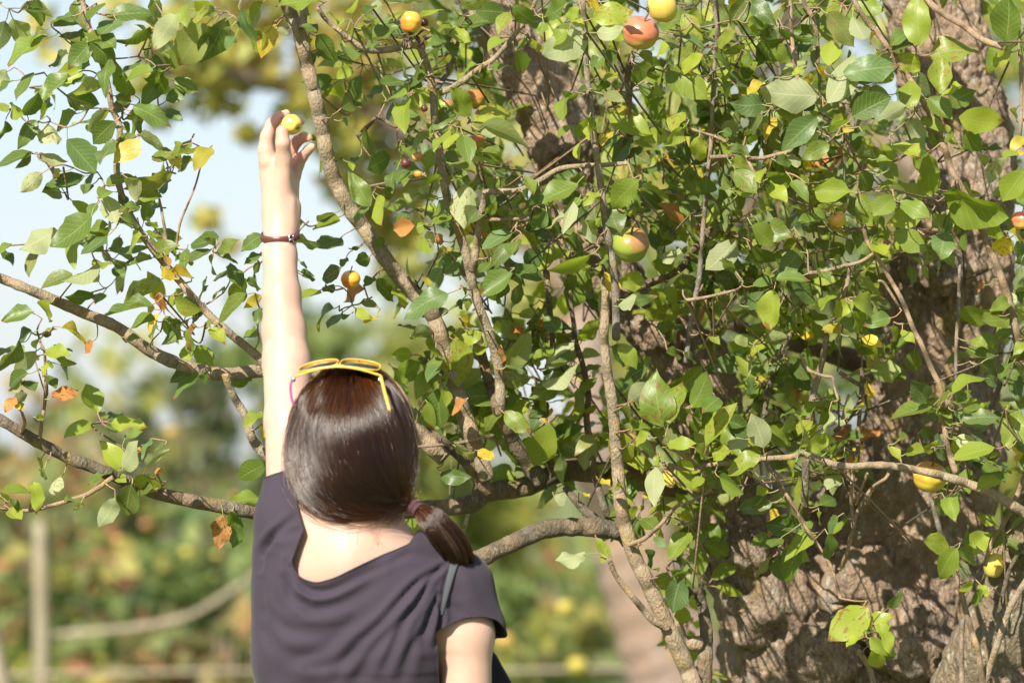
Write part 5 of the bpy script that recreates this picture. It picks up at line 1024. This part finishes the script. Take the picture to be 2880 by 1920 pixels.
# neckline: surfaces above the curve g(x) are removed; unroll it to a plane, bisect, roll back
KS = .40; Z0 = W(0, 1600, 5.76).z
nlp = [(690, 900), (790, 900), (829, 1420), (850, 1488), (822, 1544), (814, 1578), (825, 1606), (850, 1628), (890, 1640), (940, 1626), (1000, 1596), (1080, 1558), (1150, 1530), (1166, 1500), (1176, 1200), (1240, 900)]
nls = []
for x_, y_ in nlp:
    q_ = W(x_, y_, 5.76); nls.append((q_.x - KS * -(q_.z - Z0) * -1 if False else q_.x - KS * (q_.z - Z0), q_.z))
for i_ in range(1, len(nls)): nls[i_] = (max(nls[i_][0], nls[i_ - 1][0] + .0008), nls[i_][1])
NLx = [-1] + [q_[0] for q_ in nls] + [1]; NLz = [3.2] + [q_[1] for q_ in nls] + [3.2]
NLx_old = [-.46, *[W(x, 0, 5.76).x for x in (690, 798, 811, 818, 832, 852, 890, 940, 1000, 1080, 1150, 1172, 1182, 1240)], .2]
NLz_old = [3.2, *[W(0, y, 5.76).z for y in (900, 1250, 1545, 1590, 1615, 1633, 1641, 1627, 1597, 1558, 1530, 1500, 1200, 900)], 3.2]
gg = lambda v: float(np.interp(v.co.x, NLx, NLz))
for v in bm.verts: v.co.x -= KS * (v.co.z - Z0)
for v in bm.verts: v.co.z -= gg(v)
cut(bm, Vector((0, 0, 0)), Vector((0, 0, 1)))
for v in bm.verts: v.co.z += gg(v)
for v in bm.verts: v.co.x += KS * (v.co.z - Z0)
# smooth the cut borders and the surface a little
for _ in range(3): bmesh.ops.smooth_vert(bm, verts=[v for v in bm.verts if not v.is_boundary], factor=.5, use_axis_x=True, use_axis_y=True, use_axis_z=True)
bnd = [v for v in bm.verts if v.is_boundary]
for _ in range(4):
    new = {}
    for v in bnd:
        nb = [e.other_vert(v) for e in v.link_edges if e.is_boundary]
        if len(nb) == 2: new[v] = (v.co * 2 + nb[0].co + nb[1].co) / 4
    for v, c_ in new.items(): v.co = c_
bm.normal_update()
# folds measured in an 800x970 crop (x1.616), amplitude mm, half width px
FOLD = [("960,1010 860,1070 780,1130 700,1220 640,1290 575,1350 520,1400 430,1540", 5.5, 9), ("905,1045 850,1110 800,1200 755,1270 720,1330 680,1420 650,1500", 5, 8), ("893,1160 870,1220 850,1280 825,1400", 6, 7), ("880,1190 905,1240 895,1330 888,1400", 5, 7),
 ("225,1040 255,1100 310,1142 370,1150 440,1128 540,1072 620,1030", 5.5, 9), ("195,1090 230,1170 290,1215 340,1235 440,1210 540,1150 600,1090", 4.5, 13), ("205,1020 215,1090 215,1200", 3.5, 10), ("95,985 125,930 165,895 260,870", 4.5, 8), ("110,950 150,885 195,850 250,815", 4.5, 7), ("85,1060 100,960 130,930", 4, 8),
 ("120,1240 200,1320 330,1350 470,1290 600,1200", 3.6, 18), ("110,1330 220,1430 380,1440 540,1350", 3.2, 20), ("500,1290 380,1400 250,1460 150,1520", 3, 18), ("760,1230 640,1370 560,1480 520,1570", 4.2, 13), ("840,1300 780,1400 740,1500 720,1570", 3.5, 11),
 ("90,1100 100,1250 130,1400 150,1550", 3, 12), ("940,1000 1000,1060 1050,1150 1070,1230", -2.5, 16), ("920,1180 960,1230 1010,1260", 2, 12), ("700,1000 780,980 880,990 950,1000", 2.6, 11), ("962,1000 925,1110 902,1230 890,1400", 2.6, 5), ("212,985 196,1040 225,1095 275,1140 335,1165 400,1155 480,1120 600,1060 700,1010 770,965", 1.6, 5), ("300,1500 420,1480 560,1400 640,1330", 3.4, 14)]
FL = []
for txt, am, wd in FOLD:
    q = np.array([[float(a) for a in p.split(',')] for p in txt.split()]) / 1.6165 + np.array([680, 950]); FL.append((catmull(q, 8), am, wd))
VV = [v for v in bm.verts if v.normal.y < .25]; PP = np.array([PX(v.co)[:2] for v in VV]); dis = np.zeros(len(VV))
for q, am, wd in FL:
    best = np.full(len(VV), 1e9); tt = np.zeros(len(VV))
    for i in range(len(q) - 1):
        a, b = q[i], q[i + 1]; u = b - a; t = np.clip(((PP - a) @ u) / (u @ u), 0, 1); dd = np.hypot(*(PP - a - t[:, None] * u).T); m = dd < best; best[m] = dd[m]; tt[m] = (i + t[m]) / (len(q) - 1)
    wv = wd * (.8 + .9 * tt); env = np.sin(np.pi * np.clip(tt * .9 + .06, 0, 1)) ** .6
    am = am * .95; dis += -am * env * np.exp(-(best / wv) ** 2) + am * .62 * env * np.exp(-((best - 1.9 * wv) / (wv * 1.1)) ** 2)
dis += np.array([noise.noise(v.co * 9) * 3.0 + noise.noise(Vector((v.co.x * 22 + v.co.z * 12, v.co.y * 10, v.co.z * 12))) * 1.6 for v in VV])
for v, dv in zip(VV, dis): v.co += v.normal * float(dv) * .001
bm.to_mesh(me); bm.free()
me.polygons.foreach_set('use_smooth', np.ones(len(me.polygons), dtype=bool))
tee = link('tshirt', me, PER); smooth_obj(tee, 1, .4)
so = tee.modifiers.new('thickness', 'SOLIDIFY'); so.thickness = .0016; so.offset = -1; so.use_even_offset = False
# hems: thin rolled bands along neckline, sleeves
from mathutils.bvhtree import BVHTree
dg = bpy.context.evaluated_depsgraph_get()
bvh = BVHTree.FromPolygons([v.co[:] for v in me.vertices], [p.vertices[:] for p in me.polygons])
def onto(x, y, off=.0015, fallback=5.78):
    dr = (W(x, y, 5) - CAM).normalized(); h = bvh.ray_cast(CAM, dr)
    return (h[0] - dr * off) if h[0] is not None else W(x, y, fallback)
bm = bmesh.new(); bm.from_mesh(me); bm.edges.ensure_lookup_table()
be = [e for e in bm.edges if e.is_boundary]; seen = set(); loops = []
adj = {}
for e in be:
    for v in e.verts: adj.setdefault(v.index, []).append(e.other_vert(v).index)
for s0 in adj:
    if s0 in seen: continue
    lp = [s0]; seen.add(s0); cur = s0
    while True:
        nx = [q for q in adj[cur] if q not in seen]
        if not nx: break
        cur = nx[0]; seen.add(cur); lp.append(cur)
    if len(lp) > 30: loops.append([bm.verts[i].co.copy() for i in lp]) if bm.verts.ensure_lookup_table() is None else 0
bm.free()
for lp in loops:
    A = np.array(lp); A = np.vstack([A, A[:1]])
    for _ in range(6): A[1:-1] = (A[:-2] + A[2:] + 2 * A[1:-1]) / 4
    A = A[::2]; V, F, T = tube(A, .0012, 6, True); link('hem', mesh('hem', V, [tuple(f) for f in F] + T, M_TEE), tee).matrix_parent_inverse = Matrix.Identity(4)
for h in [o for o in bpy.data.objects if o.name.startswith('hem')]: h.matrix_parent_inverse = Matrix.Identity(4)

# ---- jeans and shoes
M_JEAN = cloth_mat('denim', (.035, .05, .10), (.05, .07, .13), 600, .9); M_SHOE = plain('shoe_leather', (.05, .045, .05), .5)[0]
S = SDF(np.arange(-.50, .12, .008), np.arange(5.6, 6.15, .008), np.arange(.06, 1.1, .008))
cpx((895, 2460, 5.862, 145), (1085, 2460, 5.862, 145), .05, 1.2)
for sx in (-1, 1): cpx((990 + sx * 95, 2560, 5.86, 132), (990 + sx * 105, 3420, 5.84, 92), .03); cpx((990 + sx * 105, 3420, 5.84, 92), (990 + sx * 110, 4210, 5.89, 78), .03)
V, F = S.mesh(); o = link('jeans', mesh('jeans', V, F, M_JEAN), PER); smooth_obj(o, 4)
for sx in (-1, 1):
    x = W(990 + sx * 116, 0, 5.9).x
    S = SDF(np.arange(x - .08, x + .08, .005), np.arange(5.68, 6.10, .005), np.arange(-.01, .16, .005))
    S.cone((x, 5.79, .050), .042, (x, 5.86, .055), .042, .02); S.cone((x, 5.84, .045), .040, (x + sx * .012, 5.99, .034), .036, .02); S.ell((x + sx * .014, 6.0, .028), (.042, .05, .028), .02)
    V, F = S.mesh(); V[:, 2] = np.maximum(V[:, 2], .0); o = link('shoe', mesh('shoe', V, F, M_SHOE), PER); smooth_obj(o, 3)

# ---- hair: a close cap, thousands of strands swept to one side, and the tied tail
HAIRC = P_(988, 1264, 5.850); HR = np.array([.0905, .100, .1190])
m, nt, bs = newmat('hair_under'); oc = objc(nt); bs.inputs['Base Color'].default_value = (.035, .017, .012, 1); bs.inputs['Roughness'].default_value = .6
M_HU = m
M_HAIR = bpy.data.materials.new('hair_strand'); M_HAIR.use_nodes = True; nt = M_HAIR.node_tree; nt.nodes.remove(nt.nodes['Principled BSDF'])
hb = nt.nodes.new('ShaderNodeBsdfHairPrincipled'); hb.parametrization = 'MELANIN'; hb.inputs['Melanin'].default_value = .71; hb.inputs['Melanin Redness'].default_value = .27; hb.inputs['Offset'].default_value = R(6)
hb.inputs['Coat'].default_value = .5; hb.inputs['Roughness'].default_value = .26; hb.inputs['Radial Roughness'].default_value = .45; hb.inputs['Random Color'].default_value = .35; hb.inputs['Random Roughness'].default_value = .2
nt.links.new(hb.outputs[0], nt.nodes['Material Output'].inputs[0])
FACE = np.array([.38, .86, .34]); FACE /= np.linalg.norm(FACE)
def shell(u, k=1.0):
    """hair surface in direction u: an egg, fuller low on the left back, flattened at the parting"""
    u = u / np.linalg.norm(u, axis=-1, keepdims=True)
    r = 1 / np.sqrt(((u / HR) ** 2).sum(-1)); x, y, z = u[..., 0], u[..., 1], u[..., 2]
    r = r * (1 + .085 * np.exp(-((z + .60) / .38) ** 2) * np.clip(-y + .3, 0, 1) - .03 * np.exp(-((x + .45) / .10) ** 2) * (z > .5) + .03 * np.clip(z, 0, 1) ** 4)
    return u * r[..., None] * k
n, kk_ = 60, 80; V = []
th = np.linspace(0, np.pi, n + 1)[:, None]; ph = np.linspace(0, 2 * np.pi, kk_, endpoint=False)[None]
U = np.stack([np.sin(th) * np.cos(ph), np.sin(th) * np.sin(ph), np.cos(th) + 0 * ph], -1).reshape(-1, 3)
SV = HAIRC + shell(U, .965); facing = U @ FACE
F = [(i * kk_ + j, (i + 1) * kk_ + j, (i + 1) * kk_ + (j + 1) % kk_, i * kk_ + (j + 1) % kk_) for i in range(n) for j in range(kk_)]
F = [f for f in F if max(facing[q] for q in f) < .52 and min(U[q][2] for q in f) > -.93]
hair = link('hair', mesh('hair', SV, F, M_HU), PER)
T0 = P_(1166, 1424, 5.80)
def strands(name, P, rad, mat, parent):
    """P: N x n x 3"""
    hc = bpy.data.hair_curves.new(name); hc.add_curves([P.shape[1]] * P.shape[0])
    hc.attributes['position'].data.foreach_set('vector', P.astype(np.float32).ravel()) if 'position' in hc.attributes else hc.position_data.foreach_set('vector', P.astype(np.float32).ravel())
    ra = hc.attributes.get('radius') or hc.attributes.new('radius', 'FLOAT', 'POINT'); ra.data.foreach_set('value', rad.astype(np.float32).ravel())
    hc.materials.append(mat); o = bpy.data.objects.new(name, hc); col.objects.link(o); o.parent = parent; o['kind'] = 'stuff'
    if parent is PER: o.matrix_parent_inverse = Matrix.Translation(-PER.location)
    return o
rs = np.random.RandomState(21)
NS, NP = 15000, 26
u = rs.normal(size=(NS * 2, 3)); u /= np.linalg.norm(u, axis=1)[:, None]
u = u[(u @ FACE < .55) & (u[:, 2] > -.55)][:NS]; NS = len(u)
lay = rs.uniform(.972, 1.012, NS); lock = np.array([noise.noise(Vector(q) * 6) for q in u])
p = shell(u, 1.0); PT = [p.copy()]; tt = T0 - HAIRC; done = np.zeros(NS, bool)
for s_ in range(1, NP * 2):
    x, y, z = p[:, 0], p[:, 1], p[:, 2]
    nrm = p / (HR ** 2); nrm /= np.linalg.norm(nrm, axis=1)[:, None]
    toT = tt - p; dT = np.linalg.norm(toT, axis=1); toTn = toT / (dT[:, None] + 1e-9)
    low = np.clip((.052 - z) / .13, 0, 1); near = np.exp(-(dT / .055) ** 2)
    back = np.clip((y + .035) / .06, 0, 1) * np.clip(z / .05, 0, 1)
    v = np.stack([0 * x - .25 * np.clip(z / .1, 0, 1) * 0, 0 * x, -(1 - .75 * low)], 1) * (1 - near)[:, None] + toTn * (low * 1.15 + near * 2)[:, None]
    v += np.stack([0 * x + .0, -1.7 * back, 0 * x], 1)
    ang = np.array(lock) * .35; v += np.stack([ang * (1 - low), 0 * x, 0 * x], 1) * .5
    v += np.stack([-.55 * np.clip(-(x - .005) / .09, -.3, 1) * np.clip(z / .08, 0, 1), 0 * x, 0 * x], 1)
    v -= nrm * (v * nrm).sum(1)[:, None]; v /= np.linalg.norm(v, axis=1)[:, None] + 1e-9
    st = np.minimum(.0088, dT)[:, None]
    p2 = p + v * st; pr = shell(p2); k_ = np.exp(-(dT / .028) ** 2)[:, None]; p2 = pr * (1 - k_) + p2 * k_
    done |= dT < .006; p = np.where(done[:, None], p, p2); PT.append(p.copy())
PT = np.stack(PT, 1)[:, ::2]; NPp = PT.shape[1]
dT = np.linalg.norm(PT - tt, axis=2); fade = np.clip(dT / .06, 0, 1)
lk = np.array([[noise.noise(Vector(q) * 38) for q in row[[0, NPp // 2, -1]]] for row in PT]); lk = np.stack([np.interp(np.arange(NPp), [0, NPp // 2, NPp - 1], r_) for r_ in lk])
scale = lay[:, None] + .014 * lk * fade + .004 * rs.normal(size=(NS, 1))
Q = HAIRC + PT * (1 + (scale - 1) * fade)[..., None] + rs.normal(size=(NS, 1, 3)) * .0022 * (1 - fade)[..., None]
# locks: every strand is drawn towards a guide strand near it
NG = 420; gi = rs.choice(NS, NG, replace=False); gd_ = u[gi]; near_ = np.argmax(u @ gd_.T, 1)
GP = Q[gi] + ((Q[gi] - HAIRC) * rs.normal(size=(NG, 1, 1)) * .024) * fade[gi][..., None]
ct = (np.linspace(0, 1, NPp) ** .6 * (1 - np.linspace(0, 1, NPp)) ** .3)[None, :, None] * rs.uniform(.45, 1.0, (NS, 1, 1))
Q = Q + (GP[near_] - Q) * ct * .78
rad = np.full((NS, NPp), .00016); rad[:, -1] = .0001
strands('strand', Q, rad, M_HAIR, hair).matrix_parent_inverse = Matrix.Identity(4)
# loose hairs standing off the head
sel = rs.choice(NS, 380, replace=False); A = Q[sel].copy(); off = np.sin(np.linspace(0, np.pi, NPp))[None, :, None] * rs.uniform(.0015, .010, (380, 1, 1)); nn = (A - HAIRC); nn /= np.linalg.norm(nn, axis=2)[..., None]
wob = np.cumsum(rs.normal(size=(380, NPp, 3)), 1) * .0016
strands('loose_hair', A + nn * off + wob, np.full((380, NPp), .00013), M_HAIR, hair)
# wisps falling to the nape
Wp = []
for k in range(14):
    x0 = rs.uniform(850, 1090); st_ = P_(x0, 1490 + rs.uniform(-15, 15), 5.775); en = P_(x0 + rs.uniform(-30, 40), 1535 + rs.uniform(-10, 35), 5.772)
    Wp.append(catmull(np.array([st_, (st_ + en) / 2 + rs.normal(size=3) * .004, en]), 6)[:12])
strands('nape_wisp', np.array(Wp), np.full((14, 12), .00010), M_HAIR, hair)
# tail
cl = np.array([[1166, 1425, 5.800, 13], [1186, 1440, 5.795, 24], [1218, 1466, 5.79, 36], [1255, 1505, 5.79, 39], [1285, 1550, 5.80, 38], [1300, 1600, 5.835, 30], [1305, 1660, 5.89, 22], [1300, 1730, 5.95, 8]])
C = catmull(cl, 6); NT = 4200
pts = np.array([P_(*q[:3]) for q in C]); rr = np.array([mr(q[3], q[2]) for q in C]); Tn = np.gradient(pts, axis=0); Tn /= np.linalg.norm(Tn, axis=1)[:, None]
e1 = np.cross(Tn, [0, 1, 0]); e1 /= np.linalg.norm(e1, axis=1)[:, None]; e2 = np.cross(Tn, e1)
a = rs.uniform(0, 6.28, NT); r_ = np.sqrt(rs.uniform(0, 1, NT)); cut_ = rs.randint(len(C) - 12, len(C) + 1, NT)
tw = a[:, None] + np.linspace(0, .7, len(C))[None]; clp = 1 + .22 * np.sin(a * 7 + 2)[:, None] * np.linspace(0, 1, len(C))[None]
TP = pts[None] + (rr[None] * r_[:, None] * clp)[..., None] * (np.cos(tw)[..., None] * e1[None] + .8 * np.sin(tw)[..., None] * e2[None])
TP += np.cumsum(rs.normal(size=(NT, len(C), 3)), 1) * .00028
rad = np.full((NT, len(C)), .00016)
tail = link('ponytail', mesh('ponytail', *(lambda t: (t[0], [tuple(f) for f in t[1]] + t[2]))(tube(pts, rr * .78, 14)), M_HU), PER)
strands('tail_strand', TP, rad, M_HAIR, tail)
M_TIE = cloth_mat('hair_tie_cloth', (.06, .028, .035), (.09, .04, .05))
b = Bag()
for k in range(4):
    c0 = P_(1162 + k * 4.6, 1421 + k * 4.2, 5.799 - k * .0008); ax = Tn[2]; f1 = np.cross(ax, [0, 1, 0]); f1 /= np.linalg.norm(f1); f2 = np.cross(ax, f1)
    A = np.linspace(0, 6.283, 25); ring = c0 + (mr(17 + (k % 2) * 2, 5.8)) * (np.cos(A)[:, None] * f1 + np.sin(A)[:, None] * f2); V, F, T = tube(ring, .0019, 8); b.add(V, [tuple(f) for f in F])
b.build('hair_tie', [M_TIE], tail)

# ------------------------------------------------------------------ sunglasses pushed up on the head
M_YEL = plain('yellow_plastic', (.72, .42, .06), .3)[0]; M_PINK = plain('magenta_plastic', (.62, .05, .26), .3)[0]
M_LENS, nt, bs = plain('dark_lens', (.02, .025, .02), .05, .8); M_MET = plain('hinge_metal', (.62, .60, .56), .3, .5, 1.)[0]
SG = thing('sunglasses', 'sunglasses with yellow frame and dark lenses pushed up on the brown hair', 'sunglasses', W(950, 1050, 5.80))
X0 = P_(826, 1060, 5.800); X1 = P_(1072, 1056, 5.786); xv = X1 - X0; wid = np.linalg.norm(xv); xv /= wid
fv = np.array([0, .96, .27]); fv -= xv * (fv @ xv); fv /= np.linalg.norm(fv); nv = np.cross(xv, fv)
def rim(cx, w_, h_):
    A = np.linspace(0, 2 * np.pi, 41); e = .62
    x = np.sign(np.cos(A)) * np.abs(np.cos(A)) ** e * w_; y = np.sign(np.sin(A)) * np.abs(np.sin(A)) ** e * h_
    base = X0 + xv * cx + fv * h_ + nv * .004
    bow = nv[None] * (.010 * (1 - ((cx + x - wid / 2) / (wid / 2)) ** 2))[:, None]
    return base[None] + x[:, None] * xv + y[:, None] * fv + bow, base + bow.mean(0)
fr = Bag()
for cx in (wid * .26, wid * .74):
    ring, ctr = rim(cx, wid * .225, .021); V, F, T = tube(ring, .0009, 8); fr.add(V, [tuple(f) for f in F])
    n = len(ring) - 1; V = np.vstack([ring[:-1], [ctr + nv * .001]]); link('lens', mesh('lens', np.vstack([V, V - nv * .0012]), [(i, (i + 1) % n, n) for i in range(n)] + [(n + 1 + (i + 1) % n, n + 1 + i, 2 * n + 1) for i in range(n)] + [(i, n + 1 + i, n + 1 + (i + 1) % n, (i + 1) % n) for i in range(n)], M_LENS), SG)
br = catmull(np.array([X0 + xv * wid * .44 + nv * .012, X0 + xv * wid * .5 + nv * .015 + fv * .003, X0 + xv * wid * .56 + nv * .012]), 5); V, F, T = tube(br, .0017, 8); fr.add(V, [tuple(f) for f in F] + T)
top = catmull(np.array([X0, X0 + xv * wid * .25 + nv * .0095, X0 + xv * wid * .5 + nv * .0135, X0 + xv * wid * .75 + nv * .0095, X1]), 6); V, F, T = tube(top, .0016, 8); fr.add(V, [tuple(f) for f in F] + T)
fr.build('frame', [M_YEL], SG)
def temple(P, mat, w_):
    C = catmull(np.array([P_(*q) for q in P]), 6); V, F, T = tube(C, w_, 8); o = link('temple', mesh('temple', V, [tuple(f) for f in F] + T, mat), SG); return o
o = temple([(824, 1062, 5.800), (817, 1085, 5.800), (819, 1115, 5.80), (826, 1140, 5.80)], M_PINK, .0017); o['label'] = 'magenta temple'
o = temple([(1071, 1058, 5.786), (1079, 1092, 5.766), (1088, 1125, 5.752), (1096, 1155, 5.745)], M_YEL, .0022); o['label'] = 'yellow temple'
for q in ((1068, 1068, 5.78), (826, 1066, 5.796)): blob('hinge', P_(*q), (.003, .003, .004), M_MET, SG, 8)

# ------------------------------------------------------------------ wrist strap
M_LEA, nt, bs = newmat('brown_leather'); oc = objc(nt); n1 = tex(nt, 'ShaderNodeTexNoise', 180, 4, oc).outputs[0]
nt.links.new(mix(nt, n1, (.085, .022, .022), (.14, .045, .04)), bs.inputs['Base Color']); bs.inputs['Roughness'].default_value = .35; bump(nt, n1, .3, .0006, bs)
WC = P_(788, 663, 6.046); BR_T = thing('wrist_strap', 'thin brown leather wrist strap with a silver buckle on the raised arm', 'bracelet', Vector(WC))
A = np.linspace(0, 2 * np.pi, 61); axn = np.array([-.06, -.30, .95]); axn /= np.linalg.norm(axn); q1 = np.array([1., 0, .07]); q1 -= axn * (q1 @ axn); q1 /= np.linalg.norm(q1); q2 = np.cross(axn, q1)
ra, rb = mr(51, 6.046), mr(52, 6.046); hw = mr(11, 6.046)
ring = lambda k, h: WC + (ra + k) * np.cos(A)[:, None] * q1 + (rb + k) * np.sin(A)[:, None] * q2 + axn * h
prof = [(0, -hw), (.0014, -hw * .9), (.0022, -hw * .5), (.0024, 0), (.0022, hw * .5), (.0014, hw * .9), (0, hw)]
V = np.concatenate([ring(k, h)[:-1] for k, h in prof]); n = 60; F = [(i * n + j, i * n + (j + 1) % n, (i + 1) * n + (j + 1) % n, (i + 1) * n + j) for i in range(6) for j in range(n)] + [(6 * n + j, 6 * n + (j + 1) % n, (j + 1) % n, j) for j in range(n)]
link('strap', mesh('strap', V, F, M_LEA), BR_T)
def onring(a_, k, h): return WC + (ra + k) * math.cos(a_) * q1 + (rb + k) * math.sin(a_) * q2 + axn * h
def sgn(a_): return a_ if (onring(a_, 0, 0)[1] < WC[1]) else -a_
a0 = sgn(-.95); b = Bag()
cs = [onring(a0 - .12, .003, -hw * 1.15), onring(a0 - .12, .003, hw * 1.15), onring(a0 + .12, .003, hw * 1.15), onring(a0 + .12, .003, -hw * 1.15), onring(a0 - .12, .003, -hw * 1.15)]
for i in range(4): V, F, T = tube(np.array([cs[i], (cs[i] + cs[i + 1]) / 2, cs[i + 1]]), .0009, 8); b.add(V, [tuple(f) for f in F] + T)
V, F, T = tube(np.array([onring(a0 - .14, .0036, 0), onring(a0, .004, 0), onring(a0 + .16, .0034, 0)]), .0007, 6); b.add(V, [tuple(f) for f in F] + T)
b.build('buckle', [M_MET], BR_T)
arc = np.linspace(a0 + .10 * np.sign(a0 + 1e-9) * 0 + .1, a0 + .62, 9)
V = []; 
for q in arc:
    for k, h in ((.0022, -hw * .85), (.0040, -hw * .7), (.0042, hw * .7), (.0022, hw * .85)): V.append(onring(q, k, h))
F = [(i * 4 + j, i * 4 + j + 1, (i + 1) * 4 + j + 1, (i + 1) * 4 + j) for i in range(8) for j in range(3)] + [(0, 3, 2, 1)[::-1], (32, 33, 34, 35)]
link('strap_end', mesh('strap_end', V, F, M_LEA), BR_T)

# ------------------------------------------------------------------ the apple in her hand
A_HELD = apple_mat('held_apple', (.72, .50, .09), (.72, .38, .09), off=-.06)
hx, hy = 600 + 692 / 3.136, 250 + 315 / 3.136
o = apple(hx, hy, 6.050, 29, A_HELD, 'small pale yellow apple held in the fingers of the raised hand', (2.15 - 3.14159 + .25, .62, .3), .98, 'apple', True, 33, None)
o.rotation_mode = 'QUATERNION'; o.rotation_quaternion = Vector((.72, -.55, -.45)).to_track_quat('-Z', 'Y')
if 'group' in o: del o['group']

# ------------------------------------------------------------------ black shoulder bag
M_BAG = cloth_mat('black_canvas', (.010, .010, .012), (.016, .016, .018), 700, .8)
BG = thing('shoulder_bag', 'black shoulder bag showing between the bare arm and the background, its strap over the shoulder', 'bag', W(1350, 2000, 6.0))
OUT = [(1240, 1745), (1310, 1772), (1385, 1828), (1412, 1870), (1442, 1925), (1480, 2010), (1500, 2120), (1490, 2230), (1450, 2275), (1250, 2290), (1180, 2270), (1160, 2150), (1180, 1900), (1205, 1780)]
O = catmull(np.array(OUT + OUT[:1], float), 4)[:-1]; cxy = O.mean(0); V = []; n = len(O)
for d, sh in ((5.965, .86), (5.972, .96), (5.990, 1.0), (6.035, 1.0), (6.055, .96), (6.062, .86)):
    for q in O: s_ = cxy + (q - cxy) * (1 - (1 - sh) * .35); V.append(P_(s_[0], s_[1], d))
F = [(i * n + j, i * n + (j + 1) % n, (i + 1) * n + (j + 1) % n, (i + 1) * n + j) for i in range(5) for j in range(n)] + [tuple(range(n))[::-1], tuple(5 * n + j for j in range(n))]
link('bag_body', mesh('bag_body', V, F, M_BAG, True), BG)
M_STR = cloth_mat('strap_webbing', (.040, .048, .052), (.06, .07, .074), 500, .7)
pth = [(1282, 1574, 12), (1276, 1590, 12), (1268, 1615, 11), (1262, 1640, 10), (1255, 1668, 8), (1248, 1700, 6), (1243, 1730, 4)]
V = []
C = [onto(x, y, .0022) for x, y, w_ in pth]; ws = [w_ for *_, w_ in pth]
front = [Vector(P_(1284, 1566, 5.80)), Vector(P_(1286, 1560, 5.85)), Vector(P_(1284, 1578, 5.90)), Vector(P_(1270, 1640, 5.955)), Vector(P_(1262, 1720, 5.975)), Vector(P_(1262, 1790, 5.985))]
Cc = list(reversed(front)) + C; ww = [12] * 6 + ws; V = []
for c0, w_ in zip(Cc, ww):
    s_ = Vector((mr(w_, 5.8), 0, mr(w_, 5.8) * .25)); V += [c0 - s_, c0 - s_ * .5 - Vector((0, .0008, 0)), c0 + s_ * .5 - Vector((0, .0008, 0)), c0 + s_]
F = [(i * 4 + j, i * 4 + j + 1, (i + 1) * 4 + j + 1, (i + 1) * 4 + j) for i in range(len(Cc) - 1) for j in range(3)]
o = link('strap', mesh('strap', V, F, M_STR), BG); m_ = o.modifiers.new('t', 'SOLIDIFY'); m_.thickness = .0012; m_.offset = 0; m_ = o.modifiers.new('s', 'SUBSURF'); m_.levels = 1; m_.render_levels = 2
